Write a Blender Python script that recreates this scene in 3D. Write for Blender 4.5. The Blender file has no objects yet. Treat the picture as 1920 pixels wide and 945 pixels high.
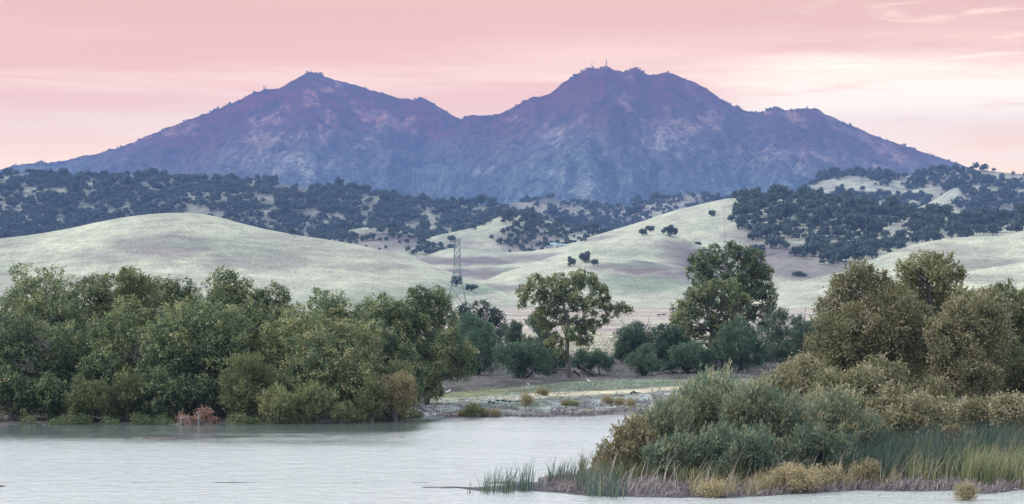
import bpy, math, random
import numpy as np

# ------------------------------------------------------------------ camera, world, sun, exposure
F = 5300.0          # focal length in photo pixels (photo 1920 wide)
HZ = 560.0          # photo row of the horizon
CAMH = 10.0
sc = bpy.context.scene
C = sc.collection
cam_d = bpy.data.cameras.new("camera")
cam = bpy.data.objects.new("camera", cam_d); C.objects.link(cam)
cam.location = (0, 0, CAMH); cam.rotation_euler = (math.radians(90), 0, 0)
cam_d.sensor_width = 36.0; cam_d.lens = 36.0 * F / 1920.0
cam_d.shift_y = (HZ - 472.5) / 1920.0
cam_d.clip_start = 0.5; cam_d.clip_end = 60000
sc.camera = cam
sc.view_settings.view_transform = 'Standard'
sc.view_settings.look = 'None'
sc.view_settings.gamma = 1.0
sc.view_settings.exposure = 0.0
sc.view_settings.use_curve_mapping = False
sc.cycles.use_denoising = True
sc.cycles.max_bounces = 6
sc.cycles.diffuse_bounces = 3
sc.cycles.transmission_bounces = 3
sc.cycles.transparent_max_bounces = 6
sc.cycles.volume_bounces = 0

SUN_EL, SUN_AZ = 36.0, -98.0      # azimuth from +Y (view direction), negative = left
w = bpy.data.worlds.new("World"); sc.world = w; w.use_nodes = True
nt = w.node_tree; nt.nodes.clear()
def N(tree, t, **kw):
    n = tree.nodes.new(t)
    for k, v in kw.items(): setattr(n, k, v)
    return n
def ramp(tree, stops, interp='LINEAR'):
    r = N(tree, 'ShaderNodeValToRGB'); cr = r.color_ramp; cr.interpolation = interp
    while len(cr.elements) < len(stops): cr.elements.new(0.5)
    for e, (p, c) in zip(cr.elements, stops):
        e.position = p; e.color = (c[0], c[1], c[2], 1)
    return r
out = N(nt, 'ShaderNodeOutputWorld'); bg = N(nt, 'ShaderNodeBackground')
tc = N(nt, 'ShaderNodeTexCoord'); sep = N(nt, 'ShaderNodeSeparateXYZ')
nt.links.new(tc.outputs['Generated'], sep.inputs[0])
mr = N(nt, 'ShaderNodeMapRange'); mr.inputs[1].default_value = 0.0; mr.inputs[2].default_value = 0.4
nt.links.new(sep.outputs['Z'], mr.inputs[0])
SK = 1.0
sky_stops = [(0.0, (3.2, 2.20, 1.05)), (0.11, (3.1, 2.0, 0.95)), (0.146, (2.65, 1.62, 0.84)), (0.19, (2.10, 1.04, 0.52)),
             (0.25, (1.60, 0.82, 0.42)), (0.29, (1.60, 0.86, 0.50)), (0.35, (2.1, 1.85, 1.75)), (0.43, (2.7, 2.7, 2.7)),
             (0.8, (2.4, 2.5, 2.55)), (1.0, (1.80, 1.95, 2.0))]
rp = ramp(nt, sky_stops)
nt.links.new(mr.outputs[0], rp.inputs[0])
Z = sep.outputs['Z']; X = sep.outputs['X']
def mth(tree, op, a, b=None, c=None):
    m = N(tree, 'ShaderNodeMath', operation=op)
    for i, v in enumerate((a, b, c)):
        if v is None: continue
        if isinstance(v, (int, float)): m.inputs[i].default_value = v
        else: tree.links.new(v, m.inputs[i])
    return m.outputs[0]
def mapr(tree, v, a, b, c=0.0, d=1.0, sm=True):
    m = N(tree, 'ShaderNodeMapRange'); m.interpolation_type = 'SMOOTHSTEP' if sm else 'LINEAR'
    m.inputs[1].default_value = a; m.inputs[2].default_value = b; m.inputs[3].default_value = c; m.inputs[4].default_value = d
    tree.links.new(v, m.inputs[0]); return m.outputs[0]
def mixrgb(tree, f, a, b, blend='MIX'):
    x = N(tree, 'ShaderNodeMix', data_type='RGBA', blend_type=blend)
    for i, v in ((0, f), (6, a), (7, b)):
        if isinstance(v, (int, float)): x.inputs[i].default_value = v
        elif isinstance(v, tuple): x.inputs[i].default_value = v + (1,)
        else: tree.links.new(v, x.inputs[i])
    return x.outputs[2]
# the rest of the dome: pale even dusk sky, pink glow only round the sunset side (+Y)
az = mapr(nt, sep.outputs['Y'], -0.2, 0.75)
high = mapr(nt, Z, 0.15, 1.0, 0.0, 1.0)
rest = mixrgb(nt, high, (0.72, 0.76, 0.81), (1.20, 1.36, 1.46))
base = mixrgb(nt, az, rest, rp.outputs[0])
base = mixrgb(nt, mapr(nt, Z, 0.35, 0.8), base, rest)
# thin streaked cloud, brighter towards the right
def cloud(sx, sz, sc_, det, dist, off):
    mp = N(nt, 'ShaderNodeMapping'); mp.inputs['Scale'].default_value = (sx, sx, sz); mp.inputs['Location'].default_value = (off, 0, off * 2); mp.inputs['Rotation'].default_value = (0, 0.03, 0)
    nz = N(nt, 'ShaderNodeTexNoise'); nz.inputs['Scale'].default_value = sc_; nz.inputs['Detail'].default_value = det; nz.inputs['Distortion'].default_value = dist
    nz.inputs['Roughness'].default_value = 0.6
    nt.links.new(tc.outputs['Generated'], mp.inputs[0]); nt.links.new(mp.outputs[0], nz.inputs['Vector']); return nz.outputs['Fac']
ca = cloud(9, 90, 1.0, 8, 0.8, 3.3); cb = cloud(4, 60, 1.0, 6, 0.4, 7.7); cc = cloud(22, 160, 1.0, 8, 1.2, 1.1)
bandA = mth(nt, 'MULTIPLY', mapr(nt, Z, 0.054, 0.068), mapr(nt, Z, 0.090, 0.072))
rightA = mapr(nt, X, 0.05, 0.105)
wispy = mth(nt, 'ADD', mth(nt, 'MULTIPLY', ca, 0.65), mth(nt, 'MULTIPLY', cc, 0.35))
cl = mth(nt, 'MULTIPLY', mth(nt, 'MULTIPLY', bandA, rightA), mapr(nt, wispy, 0.34, 0.52, 0.35, 1.0))
bandB = mth(nt, 'MULTIPLY', mapr(nt, Z, 0.035, 0.05), mapr(nt, Z, 0.105, 0.065))
cl2 = mth(nt, 'MULTIPLY', mth(nt, 'MULTIPLY', bandB, mapr(nt, X, -0.1, 0.10, 0.42, 0.62)), mapr(nt, cb, 0.42, 0.62))
cl3 = mth(nt, 'MULTIPLY', mth(nt, 'MULTIPLY', mapr(nt, Z, 0.07, 0.085), mapr(nt, X, 0.06, 0.15)), mapr(nt, cc, 0.52, 0.7, 0.0, 0.35))
clm = mth(nt, 'MINIMUM', mth(nt, 'ADD', mth(nt, 'ADD', cl, cl2), cl3), 1.0)
col = mixrgb(nt, clm, base, (2.75, 2.2, 1.4))
# faint large colour drift
cd = cloud(3, 14, 1.0, 3, 0.2, 5.0)
col = mixrgb(nt, 1.0, col, mixrgb(nt, cd, (0.93, 0.95, 0.97), (1.06, 1.04, 1.03)), 'MULTIPLY')
sky = N(nt, 'ShaderNodeTexSky'); sky.sky_type = 'NISHITA'; sky.sun_disc = False
sky.sun_elevation = math.radians(SUN_EL); sky.sun_rotation = math.radians(SUN_AZ)
sm = N(nt, 'ShaderNodeMix', data_type='RGBA', blend_type='ADD'); sm.inputs[0].default_value = 0.008
nt.links.new(col, sm.inputs[6]); nt.links.new(sky.outputs[0], sm.inputs[7])
nt.links.new(sm.outputs[2], bg.inputs[0]); bg.inputs[1].default_value = SK
nt.links.new(bg.outputs[0], out.inputs[0])

sd = bpy.data.lights.new("sun", 'SUN'); sd.energy = 3.3; sd.angle = math.radians(10); sd.color = (1.0, 0.93, 0.84)
so = bpy.data.objects.new("sun", sd); C.objects.link(so); so.location = (0, 0, 500)
from mathutils import Vector
_d = Vector((math.sin(math.radians(SUN_AZ)) * math.cos(math.radians(SUN_EL)), math.cos(math.radians(SUN_AZ)) * math.cos(math.radians(SUN_EL)), math.sin(math.radians(SUN_EL))))
so.rotation_euler = _d.to_track_quat('Z', 'Y').to_euler()

HAZE_COL = (0.235, 0.375, 0.80); HAZE_D = 7.4e-5      # air
rng = np.random.default_rng(7)
random.seed(7)

# ------------------------------------------------------------------ helpers
def tag(o, label=None, cat=None, group=None, kind=None):
    if label: o['label'] = label
    if cat: o['category'] = cat
    if group: o['group'] = group
    if kind: o['kind'] = kind
    return o
def empty(name, loc, label, cat, group=None):
    o = bpy.data.objects.new(name, None); C.objects.link(o); o.location = loc
    o.empty_display_size = 0.2
    return tag(o, label, cat, group)
def link(name, me, parent=None):
    o = bpy.data.objects.new(name, me); C.objects.link(o)
    if parent is not None: o.parent = parent
    return o
def mesh_np(name, v, quads=None, tris=None, smooth=False):
    me = bpy.data.meshes.new(name)
    v = np.asarray(v, np.float32)
    me.vertices.add(len(v)); me.vertices.foreach_set('co', v.ravel())
    idx = []; st = []; p = 0
    if quads is not None and len(quads):
        q = np.asarray(quads, np.int32); idx.append(q.ravel()); st.append(p + 4 * np.arange(len(q))); p += q.size
    if tris is not None and len(tris):
        t = np.asarray(tris, np.int32); idx.append(t.ravel()); st.append(p + 3 * np.arange(len(t))); p += t.size
    idx = np.concatenate(idx); st = np.concatenate(st).astype(np.int32)
    me.loops.add(len(idx)); me.loops.foreach_set('vertex_index', idx.astype(np.int32))
    me.polygons.add(len(st)); me.polygons.foreach_set('loop_start', st)
    me.polygons.foreach_set('use_smooth', np.full(len(st), smooth, bool))
    me.update(calc_edges=True)
    return me
def hsh(ix, iy, s):
    n = (ix.astype(np.int64) * 374761393 + iy.astype(np.int64) * 668265263 + s * 1442695041) & 0xffffffff
    n = ((n ^ (n >> 13)) * 1274126177) & 0xffffffff
    n = (n ^ (n >> 16)) & 0xffffffff
    return n / 4294967295.0
def vn(x, y, s=0):
    x = np.asarray(x, float); y = np.asarray(y, float)
    ix = np.floor(x); iy = np.floor(y); fx = x - ix; fy = y - iy
    fx = fx * fx * fx * (fx * (fx * 6 - 15) + 10); fy = fy * fy * fy * (fy * (fy * 6 - 15) + 10)
    a = hsh(ix, iy, s); b = hsh(ix + 1, iy, s); c = hsh(ix, iy + 1, s); d = hsh(ix + 1, iy + 1, s)
    return (a * (1 - fx) + b * fx) * (1 - fy) + (c * (1 - fx) + d * fx) * fy
def fbm(x, y, o=4, s=0, g=0.5):
    t = 0; a = 1; n = 0
    for i in range(o):
        t = t + a * (vn(x * 2 ** i + 17.3 * i, y * 2 ** i - 9.1 * i, s + i) - 0.5); n += a; a *= g
    return t / n * 2
def ss(a, b, x):
    t = np.clip((x - a) / (b - a), 0, 1); return t * t * (3 - 2 * t)
def crv(pts, x):
    """smooth (cubic hermite) interpolation of (px, py) points"""
    p = np.array(pts, float); X = p[:, 0]; Yv = p[:, 1]
    h = np.diff(X); dl = np.diff(Yv) / h
    m = np.concatenate([[dl[0]], (dl[:-1] + dl[1:]) / 2, [dl[-1]]])
    m[1:-1] = np.where(dl[:-1] * dl[1:] <= 0, 0.0, m[1:-1])
    lim = 3 * np.minimum(np.abs(dl[:-1]), np.abs(dl[1:])); m[1:-1] = np.clip(m[1:-1], -lim, lim)
    xx = np.clip(np.asarray(x, float), X[0], X[-1])
    i = np.clip(np.searchsorted(X, xx, side='right') - 1, 0, len(X) - 2)
    t = (xx - X[i]) / h[i]
    return ((2 * t**3 - 3 * t**2 + 1) * Yv[i] + (t**3 - 2 * t**2 + t) * h[i] * m[i] + (-2 * t**3 + 3 * t**2) * Yv[i + 1] + (t**3 - t**2) * h[i] * m[i + 1])
def W3(px, py, Y):
    return np.array([(px - 960) / F * Y, Y, CAMH + (HZ - py) / F * Y])

# ------------------------------------------------------------------ materials
def mat_new(name):
    m = bpy.data.materials.new(name); m.use_nodes = True; m.node_tree.nodes.clear()
    return m, m.node_tree
def terrain_mat(name, scales, bump=0.5, bdist=1.0, rough=0.95, contrast=0.5, tintb=(0.8, 0.78, 0.82), stretch=(1, 1, 1), tracks=False):
    m, t = mat_new(name)
    o = N(t, 'ShaderNodeOutputMaterial'); b = N(t, 'ShaderNodeBsdfPrincipled')
    b.inputs['Roughness'].default_value = rough; b.inputs['Specular IOR Level'].default_value = 0.1
    at = N(t, 'ShaderNodeAttribute'); at.attribute_name = 'col'
    g = N(t, 'ShaderNodeNewGeometry')
    mpn = N(t, 'ShaderNodeMapping'); mpn.inputs['Scale'].default_value = stretch
    t.links.new(g.outputs['Position'], mpn.inputs[0])
    prev = at.outputs['Color']; lastn = None
    for i, (s, k) in enumerate(scales):
        n = N(t, 'ShaderNodeTexNoise'); n.inputs['Scale'].default_value = s; n.inputs['Detail'].default_value = 5; n.inputs['Roughness'].default_value = 0.62
        t.links.new(mpn.outputs[0], n.inputs['Vector'])
        r = ramp(t, [(0.28, tuple(1 - k * (1 - c) * 2.2 for c in tintb)), (0.5, (1, 1, 1)), (0.75, (1 + k * .45, 1 + k * .45, 1 + k * .4))])
        t.links.new(n.outputs['Fac'], r.inputs[0])
        x = N(t, 'ShaderNodeMix', data_type='RGBA', blend_type='MULTIPLY'); x.inputs[0].default_value = 1.0
        t.links.new(prev, x.inputs[6]); t.links.new(r.outputs[0], x.inputs[7]); prev = x.outputs[2]; lastn = n
    if tracks:      # cattle terraces: thin lines that follow the contours
        m2 = N(t, 'ShaderNodeMapping'); m2.inputs['Scale'].default_value = (0.022, 0.008, 0.75); t.links.new(g.outputs['Position'], m2.inputs[0])
        n2 = N(t, 'ShaderNodeTexNoise'); n2.inputs['Scale'].default_value = 1.0; n2.inputs['Detail'].default_value = 4; n2.inputs['Distortion'].default_value = 0.7; t.links.new(m2.outputs[0], n2.inputs['Vector'])
        r2 = ramp(t, [(0.36, (0.72, 0.70, 0.73)), (0.47, (1, 1, 1)), (0.62, (1.08, 1.07, 1.04))]); t.links.new(n2.outputs['Fac'], r2.inputs[0])
        x = N(t, 'ShaderNodeMix', data_type='RGBA', blend_type='MULTIPLY'); x.inputs[0].default_value = 0.4
        t.links.new(prev, x.inputs[6]); t.links.new(r2.outputs[0], x.inputs[7]); prev = x.outputs[2]
    t.links.new(prev, b.inputs['Base Color'])
    bp = N(t, 'ShaderNodeBump'); bp.inputs['Strength'].default_value = bump; bp.inputs['Distance'].default_value = bdist
    t.links.new(lastn.outputs['Fac'], bp.inputs['Height']); t.links.new(bp.outputs[0], b.inputs['Normal'])
    t.links.new(b.outputs[0], o.inputs[0])
    return m
def simple_mat(name, col, rough=0.8, nscale=8.0, var=0.35, metal=0.0):
    m, t = mat_new(name)
    o = N(t, 'ShaderNodeOutputMaterial'); b = N(t, 'ShaderNodeBsdfPrincipled')
    b.inputs['Roughness'].default_value = rough; b.inputs['Metallic'].default_value = metal
    tcn = N(t, 'ShaderNodeTexCoord'); n = N(t, 'ShaderNodeTexNoise'); n.inputs['Scale'].default_value = nscale; n.inputs['Detail'].default_value = 4
    t.links.new(tcn.outputs['Object'], n.inputs['Vector'])
    r = ramp(t, [(0.3, tuple(c * (1 - var) for c in col)), (0.7, tuple(min(1, c * (1 + var)) for c in col))])
    t.links.new(n.outputs['Fac'], r.inputs[0]); t.links.new(r.outputs[0], b.inputs['Base Color'])
    t.links.new(b.outputs[0], o.inputs[0]); return m
def leaf_mat(name, stops, trans=0.25, rough=0.6):
    """leaf colour by a per-leaf 'tint' value, with a little translucency"""
    m, t = mat_new(name)
    o = N(t, 'ShaderNodeOutputMaterial'); b = N(t, 'ShaderNodeBsdfPrincipled')
    b.inputs['Roughness'].default_value = rough; b.inputs['Specular IOR Level'].default_value = 0.35
    at = N(t, 'ShaderNodeAttribute'); at.attribute_name = 'tint'
    oi = N(t, 'ShaderNodeObjectInfo')
    r = ramp(t, stops)
    t.links.new(at.outputs['Fac'], r.inputs[0])
    hv = N(t, 'ShaderNodeHueSaturation')
    v = mapr(t, oi.outputs['Random'], 0, 1, 0.85, 1.15, sm=False)
    t.links.new(v, hv.inputs['Value']); t.links.new(r.outputs[0], hv.inputs['Color'])
    t.links.new(hv.outputs[0], b.inputs['Base Color'])
    if trans > 0:
        tr = N(t, 'ShaderNodeBsdfTranslucent'); t.links.new(hv.outputs[0], tr.inputs[0])
        mxn = N(t, 'ShaderNodeMixShader'); mxn.inputs[0].default_value = trans
        t.links.new(b.outputs[0], mxn.inputs[1]); t.links.new(tr.outputs[0], mxn.inputs[2]); t.links.new(mxn.outputs[0], o.inputs[0])
    else: t.links.new(b.outputs[0], o.inputs[0])
    return m
M = {}
M['hill'] = terrain_mat('dry_grass_hill', [(0.010, 0.35), (0.07, 0.45), (0.5, 0.9)], bump=0.9, bdist=1.4, stretch=(1, 0.5, 1.3), tracks=True)
M['forest_floor'] = terrain_mat('oak_hill_ground', [(0.008, 0.8), (0.05, 0.9)], bump=0.5, bdist=3.0)
M['mountain'] = terrain_mat('mountain_scrub_ground', [(0.0022, 0.4), (0.012, 1.1), (0.045, 1.6), (0.13, 1.4)], bump=0.8, bdist=18.0, tintb=(0.66, 0.66, 0.70))
M['ground'] = terrain_mat('valley_ground', [(0.05, 0.7), (0.4, 1.0), (2.5, 1.2)], bump=0.8, bdist=0.12, rough=0.9, stretch=(1, 0.35, 1))
M['bark'] = simple_mat('bark', (0.12, 0.11, 0.105), 0.9, 6, 0.4)
M['dark_bark'] = simple_mat('dark_bark', (0.055, 0.048, 0.05), 0.9, 6, 0.4)
M['drift'] = simple_mat('driftwood', (0.42, 0.40, 0.40), 0.85, 8, 0.25)
M['snag'] = simple_mat('dead_wood', (0.15, 0.135, 0.15), 0.85, 8, 0.3)
M['steel'] = simple_mat('galvanised_steel', (0.16, 0.22, 0.24), 0.5, 0.3, 0.15, 0.3)
LS = {
 'cottonwood': [(0.0, (0.038, 0.080, 0.050)), (0.30, (0.105, 0.165, 0.082)), (0.56, (0.245, 0.275, 0.125)), (0.965, (0.38, 0.37, 0.20)), (1.0, (0.48, 0.33, 0.16))],
 'olive':      [(0.0, (0.080, 0.115, 0.048)), (0.5, (0.185, 0.215, 0.098)), (1.0, (0.36, 0.35, 0.18))],
 'gold':       [(0.0, (0.14, 0.135, 0.070)), (0.5, (0.31, 0.265, 0.145)), (1.0, (0.58, 0.48, 0.31))],
 'teal':       [(0.0, (0.042, 0.086, 0.058)), (0.5, (0.090, 0.160, 0.105)), (1.0, (0.21, 0.29, 0.18))],
 'dark':       [(0.0, (0.018, 0.036, 0.034)), (0.6, (0.038, 0.066, 0.058)), (1.0, (0.09, 0.12, 0.10))],
 'tan':        [(0.0, (0.090, 0.115, 0.055)), (0.45, (0.235, 0.240, 0.120)), (0.75, (0.37, 0.335, 0.215)), (1.0, (0.58, 0.49, 0.34))],
 'grey':       [(0.0, (0.060, 0.115, 0.090)), (0.45, (0.15, 0.21, 0.145)), (0.75, (0.32, 0.33, 0.20)), (1.0, (0.50, 0.44, 0.27))],
 'pink':       [(0.0, (0.26, 0.13, 0.10)), (0.6, (0.50, 0.29, 0.23)), (1.0, (0.68, 0.48, 0.42))],
 'hilloak':    [(0.0, (0.035, 0.064, 0.055)), (0.6, (0.072, 0.110, 0.090)), (1.0, (0.15, 0.18, 0.13))],
 'reed':       [(0.0, (0.035, 0.075, 0.068)), (0.5, (0.080, 0.135, 0.110)), (0.8, (0.17, 0.20, 0.12)), (1.0, (0.40, 0.35, 0.24))],
 'sedge':      [(0.0, (0.11, 0.15, 0.070)), (0.6, (0.25, 0.265, 0.14)), (1.0, (0.50, 0.43, 0.27))],
 'stubble':    [(0.0, (0.12, 0.10, 0.12)), (0.5, (0.30, 0.26, 0.27)), (1.0, (0.62, 0.54, 0.48))],
}
for k, s in LS.items(): M['leaf_' + k] = leaf_mat(k + '_foliage', s)

# ------------------------------------------------------------------ ground and water
def shoreY(px):
    py = crv([(-4000, 797), (0, 797), (500, 796), (700, 792), (790, 786), (860, 784), (1000, 783), (1100, 779), (1190, 775), (1300, 772), (6000, 770)], px)
    return CAMH * F / (py - HZ)
def ground_z(Xw, Y):
    Xw = np.asarray(Xw, float); Y = np.asarray(Y, float)
    Yp = np.maximum(Y, 20)
    px = Xw / Yp * F + 960
    Ys = shoreY(px)
    flat = ss(770, 800, px) * (1 - ss(1300, 1500, px))
    d = Y - Ys + 3.5 * fbm(Xw / 9, Y / 9, 3, 5)
    n = fbm(Xw / 3.0, Y / 9.0, 4, 11)
    n2 = fbm(Xw / 7.0, Y / 24.0, 3, 31)
    mud = 0.0045 * d + 0.05 * n * ss(0, 12, d) + 0.05 * n2 * ss(-6, 8, d) * (1 - ss(30, 70, d)) - 0.004
    bank = 0.035 * d + 0.06 * n
    z = np.where(d > 0, mud * flat + bank * (1 - flat), np.maximum(0.05 * d, -1.2))
    z = np.minimum(z, 0.75 + 0.1 * n)
    bk = Y - 0.2 * Xw
    z = z + 1.1 * ss(345, 372, bk + 8 * n2) * ss(600, 1000, px + 400) + 2.6 * ss(450, 1500, Y) + 4 * ss(2500, 9000, Y)
    # right-hand spit
    pf = crv([(820, 905), (868, 917), (900, 921), (1000, 922), (1100, 929), (1200, 933), (1350, 934), (1500, 926), (1620, 920), (1700, 922), (1780, 921), (1850, 926), (1920, 918), (2300, 905), (6000, 900)], px)
    pb = crv([(820, 905), (868, 914), (950, 909), (1040, 898), (1100, 880), (1160, 835), (1195, 795), (1215, 760), (1235, 700), (6000, 650)], px)
    Yf = CAMH * F / (pf - HZ); Yb = CAMH * F / (pb - HZ)
    dd = np.minimum(Y - Yf, Yb - Y) + 0.5 * fbm(Xw / 1.2, Y / 2.5, 3, 77)
    rz = np.where(dd > 0, 0.06 * np.minimum(dd, 1.0) + 0.035 * np.maximum(dd - 1, 0), 0.25 * dd)
    rz = np.clip(rz + 0.02 * n, -1.2, 0.7)
    z = np.maximum(z, rz)
    # mud bars in the lake
    for (bx, by, hw, hy, hgt) in ((335, 822, 105, 1.7, .035), (-20, 912, 44, 0.9, .03), (840, 914, 50, 0.7, .03), (960, 905, 60, 1.0, 0.035)):
        r = ((px - bx) / hw) ** 2 + ((Yp - CAMH * F / (by - HZ)) / (hy * 1.4)) ** 2
        z = np.maximum(z, hgt * (1 - r) + 0.05 * n2 + 0.03 * n - 0.012)
    return z
def g_at(px, py):          # point on the land seen at a photo pixel
    Y = CAMH * F / (py - HZ)
    for _ in range(12):
        z = float(ground_z((px - 960) / F * Y, Y)); z = max(z, 0)
        Y = (CAMH - z) * F / (py - HZ)
    return np.array([(px - 960) / F * Y, Y, z])

def grid_idx(nr, ncol):
    a = np.arange(nr * ncol).reshape(nr, ncol)
    return np.stack([a[:-1, :-1], a[:-1, 1:], a[1:, 1:], a[1:, :-1]], -1).reshape(-1, 4)
def setcol(me, col):
    a = me.attributes.new('col', 'FLOAT_COLOR', 'POINT')
    c = np.ones((len(col), 4), np.float32); c[:, :3] = col
    a.data.foreach_set('color', c.ravel())
def mixc(a, b, t):
    t = np.asarray(t)[..., None]; return np.asarray(a) * (1 - t) + np.asarray(b) * t

pxs = np.concatenate([np.linspace(-3500, -300, 24), np.arange(-260, 2180, 5), np.linspace(2200, 5500, 24)])
rows = np.concatenate([np.linspace(-300, 60, 10), np.linspace(75, 118, 8), CAMH * F / (np.arange(1000, 690, -1.0) - HZ), CAMH * F / (np.arange(689, 566, -1.5) - HZ),
                       np.linspace(9000, 16500, 16)])
rows = np.unique(rows)
Yg, Pg = np.meshgrid(rows, pxs, indexing='ij')
Gg = np.maximum(Yg, 100); Xg = (Pg - 960) / F * Gg
Zg = ground_z(Xg, Yg)
me = mesh_np('ground', np.stack([Xg, Yg, Zg], -1).reshape(-1, 3), grid_idx(len(rows), len(pxs)), smooth=True)
nn = fbm(Xg / 2.2, Yg / 8, 4, 8); nb = fbm(Xg / 8, Yg / 20, 3, 19)
PYg = HZ + (CAMH - Zg) / np.maximum(Yg, 20) * F
gup = crv([(700, 742), (800, 738), (870, 733), (1000, 722), (1140, 712), (1270, 711), (1400, 711)], Pg) + 1.5 * nb
glo = crv([(700, 750), (800, 747), (870, 745), (1000, 737), (1140, 732), (1270, 724), (1400, 722)], Pg) + 1.2 * nb
mudc = mixc((0.27, 0.295, 0.30), (0.11, 0.12, 0.13), ss(0.0, 0.4, nn))
mudc = mixc(mudc, (0.27, 0.25, 0.18), ss(0.05, 0.45, nb) * 0.6)
mudc = mixc(mudc, (0.15, 0.18, 0.12), ss(0.15, 0.5, -nb) * 0.6)
colg = mixc(mudc, mixc((0.42, 0.38, 0.28), (0.26, 0.28, 0.22), ss(980, 880, Pg)), ss(glo + 12, glo + 5, PYg) * ss(-.5, -.1, nn))
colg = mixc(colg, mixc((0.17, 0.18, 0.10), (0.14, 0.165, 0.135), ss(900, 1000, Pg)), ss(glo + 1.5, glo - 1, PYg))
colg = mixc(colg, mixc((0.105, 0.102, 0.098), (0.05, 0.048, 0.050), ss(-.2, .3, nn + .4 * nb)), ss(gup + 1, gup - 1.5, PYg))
colg = mixc(colg, (0.36, 0.335, 0.30), ss(395, 440, Yg))
stripe = vn(Yg / 55.0 + 0.5 * vn(Xg / 90, Yg / 200, 4), Xg / 600, 66)
colg = mixc(colg, mixc((0.40, 0.375, 0.31), (0.33, 0.275, 0.255), ss(0.45, 0.6, stripe)), ss(450, 560, Yg))
colg = mixc(colg, (0.26, 0.31, 0.24), ss(0.72, 0.8, vn(Yg / 40.0, Xg / 160, 67)) * ss(600, 800, Yg) * 0.8)
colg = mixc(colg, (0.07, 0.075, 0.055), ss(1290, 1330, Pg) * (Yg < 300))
spit = (Pg > 850) & (Yg < 235) & (Zg > -0.3)
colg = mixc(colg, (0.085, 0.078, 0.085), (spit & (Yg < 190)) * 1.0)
wet = (1 - ss(0.0, 0.06, Zg)) * (Yg < 330)
colg = mixc(colg, (0.10, 0.10, 0.11), wet * 0.85)
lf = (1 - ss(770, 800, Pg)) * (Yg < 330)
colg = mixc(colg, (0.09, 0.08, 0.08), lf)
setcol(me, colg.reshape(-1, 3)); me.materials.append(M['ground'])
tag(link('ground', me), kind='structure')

# water
m, t = mat_new('lake_water')
o = N(t, 'ShaderNodeOutputMaterial'); b = N(t, 'ShaderNodeBsdfPrincipled')
b.inputs['Base Color'].default_value = (0.43, 0.46, 0.475, 1); b.inputs['Roughness'].default_value = 0.12
b.inputs['IOR'].default_value = 1.6; b.inputs['Specular IOR Level'].default_value = 0.5
g = N(t, 'ShaderNodeNewGeometry'); mpn = N(t, 'ShaderNodeMapping'); mpn.inputs['Scale'].default_value = (0.55, 1.6, 1)
t.links.new(g.outputs['Position'], mpn.inputs[0])
n1 = N(t, 'ShaderNodeTexNoise'); n1.inputs['Scale'].default_value = 1.9; n1.inputs['Detail'].default_value = 5; n1.inputs['Roughness'].default_value = 0.55; n1.inputs['Distortion'].default_value = 0.4
n2 = N(t, 'ShaderNodeTexNoise'); n2.inputs['Scale'].default_value = 0.05; n2.inputs['Detail'].default_value = 4
t.links.new(mpn.outputs[0], n1.inputs['Vector']); t.links.new(mpn.outputs[0], n2.inputs['Vector'])
bp = N(t, 'ShaderNodeBump'); bp.inputs['Distance'].default_value = 0.22
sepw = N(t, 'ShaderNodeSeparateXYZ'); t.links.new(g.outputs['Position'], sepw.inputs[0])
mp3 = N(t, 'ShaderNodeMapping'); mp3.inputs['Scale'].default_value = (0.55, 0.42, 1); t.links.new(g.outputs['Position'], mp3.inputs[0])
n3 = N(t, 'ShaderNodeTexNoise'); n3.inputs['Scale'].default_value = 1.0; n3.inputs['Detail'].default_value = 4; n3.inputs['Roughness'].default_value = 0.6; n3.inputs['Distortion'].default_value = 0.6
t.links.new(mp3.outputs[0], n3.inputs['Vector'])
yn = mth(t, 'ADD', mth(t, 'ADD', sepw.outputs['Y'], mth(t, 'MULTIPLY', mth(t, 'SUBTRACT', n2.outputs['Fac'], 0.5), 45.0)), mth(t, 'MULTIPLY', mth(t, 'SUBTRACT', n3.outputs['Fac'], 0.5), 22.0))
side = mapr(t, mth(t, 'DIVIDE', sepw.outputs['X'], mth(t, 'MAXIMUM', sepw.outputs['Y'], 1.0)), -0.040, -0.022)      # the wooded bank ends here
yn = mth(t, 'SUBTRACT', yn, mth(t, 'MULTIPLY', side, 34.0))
wcol = mixrgb(t, mapr(t, yn, 182, 216), (0.50, 0.53, 0.535), (0.10, 0.125, 0.12))     # pale open water; dark reflection of the wooded bank painted into the colour
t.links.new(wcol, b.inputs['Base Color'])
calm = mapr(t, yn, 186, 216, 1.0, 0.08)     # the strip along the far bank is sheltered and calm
st = mth(t, 'MULTIPLY', mapr(t, n2.outputs['Fac'], 0.35, 0.6, 0.65, 1.0), calm)
hs_ = mth(t, 'ADD', mth(t, 'MULTIPLY', n1.outputs['Fac'], 0.8), mth(t, 'MULTIPLY', n3.outputs['Fac'], 1.3))
t.links.new(st, bp.inputs['Strength']); t.links.new(hs_, bp.inputs['Height']); t.links.new(bp.outputs[0], b.inputs['Normal'])
t.links.new(b.outputs[0], o.inputs[0]); M['water'] = m
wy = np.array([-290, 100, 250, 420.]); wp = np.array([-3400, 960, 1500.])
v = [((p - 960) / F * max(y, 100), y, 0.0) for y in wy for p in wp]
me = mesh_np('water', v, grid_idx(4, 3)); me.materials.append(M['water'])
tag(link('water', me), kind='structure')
# right-hand side of the lake, in front of the reed bank
v = [((p - 960) / F * max(y, 100), y, 0.0) for y in (-290, 100, 175.) for p in (1500, 2600, 5400.)]
me2 = mesh_np('water', v, grid_idx(3, 3))
# merge into the same sheet
import bmesh
bm = bmesh.new(); bm.from_mesh(me); bm.from_mesh(me2); bm.to_mesh(me); bm.free()

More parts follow.
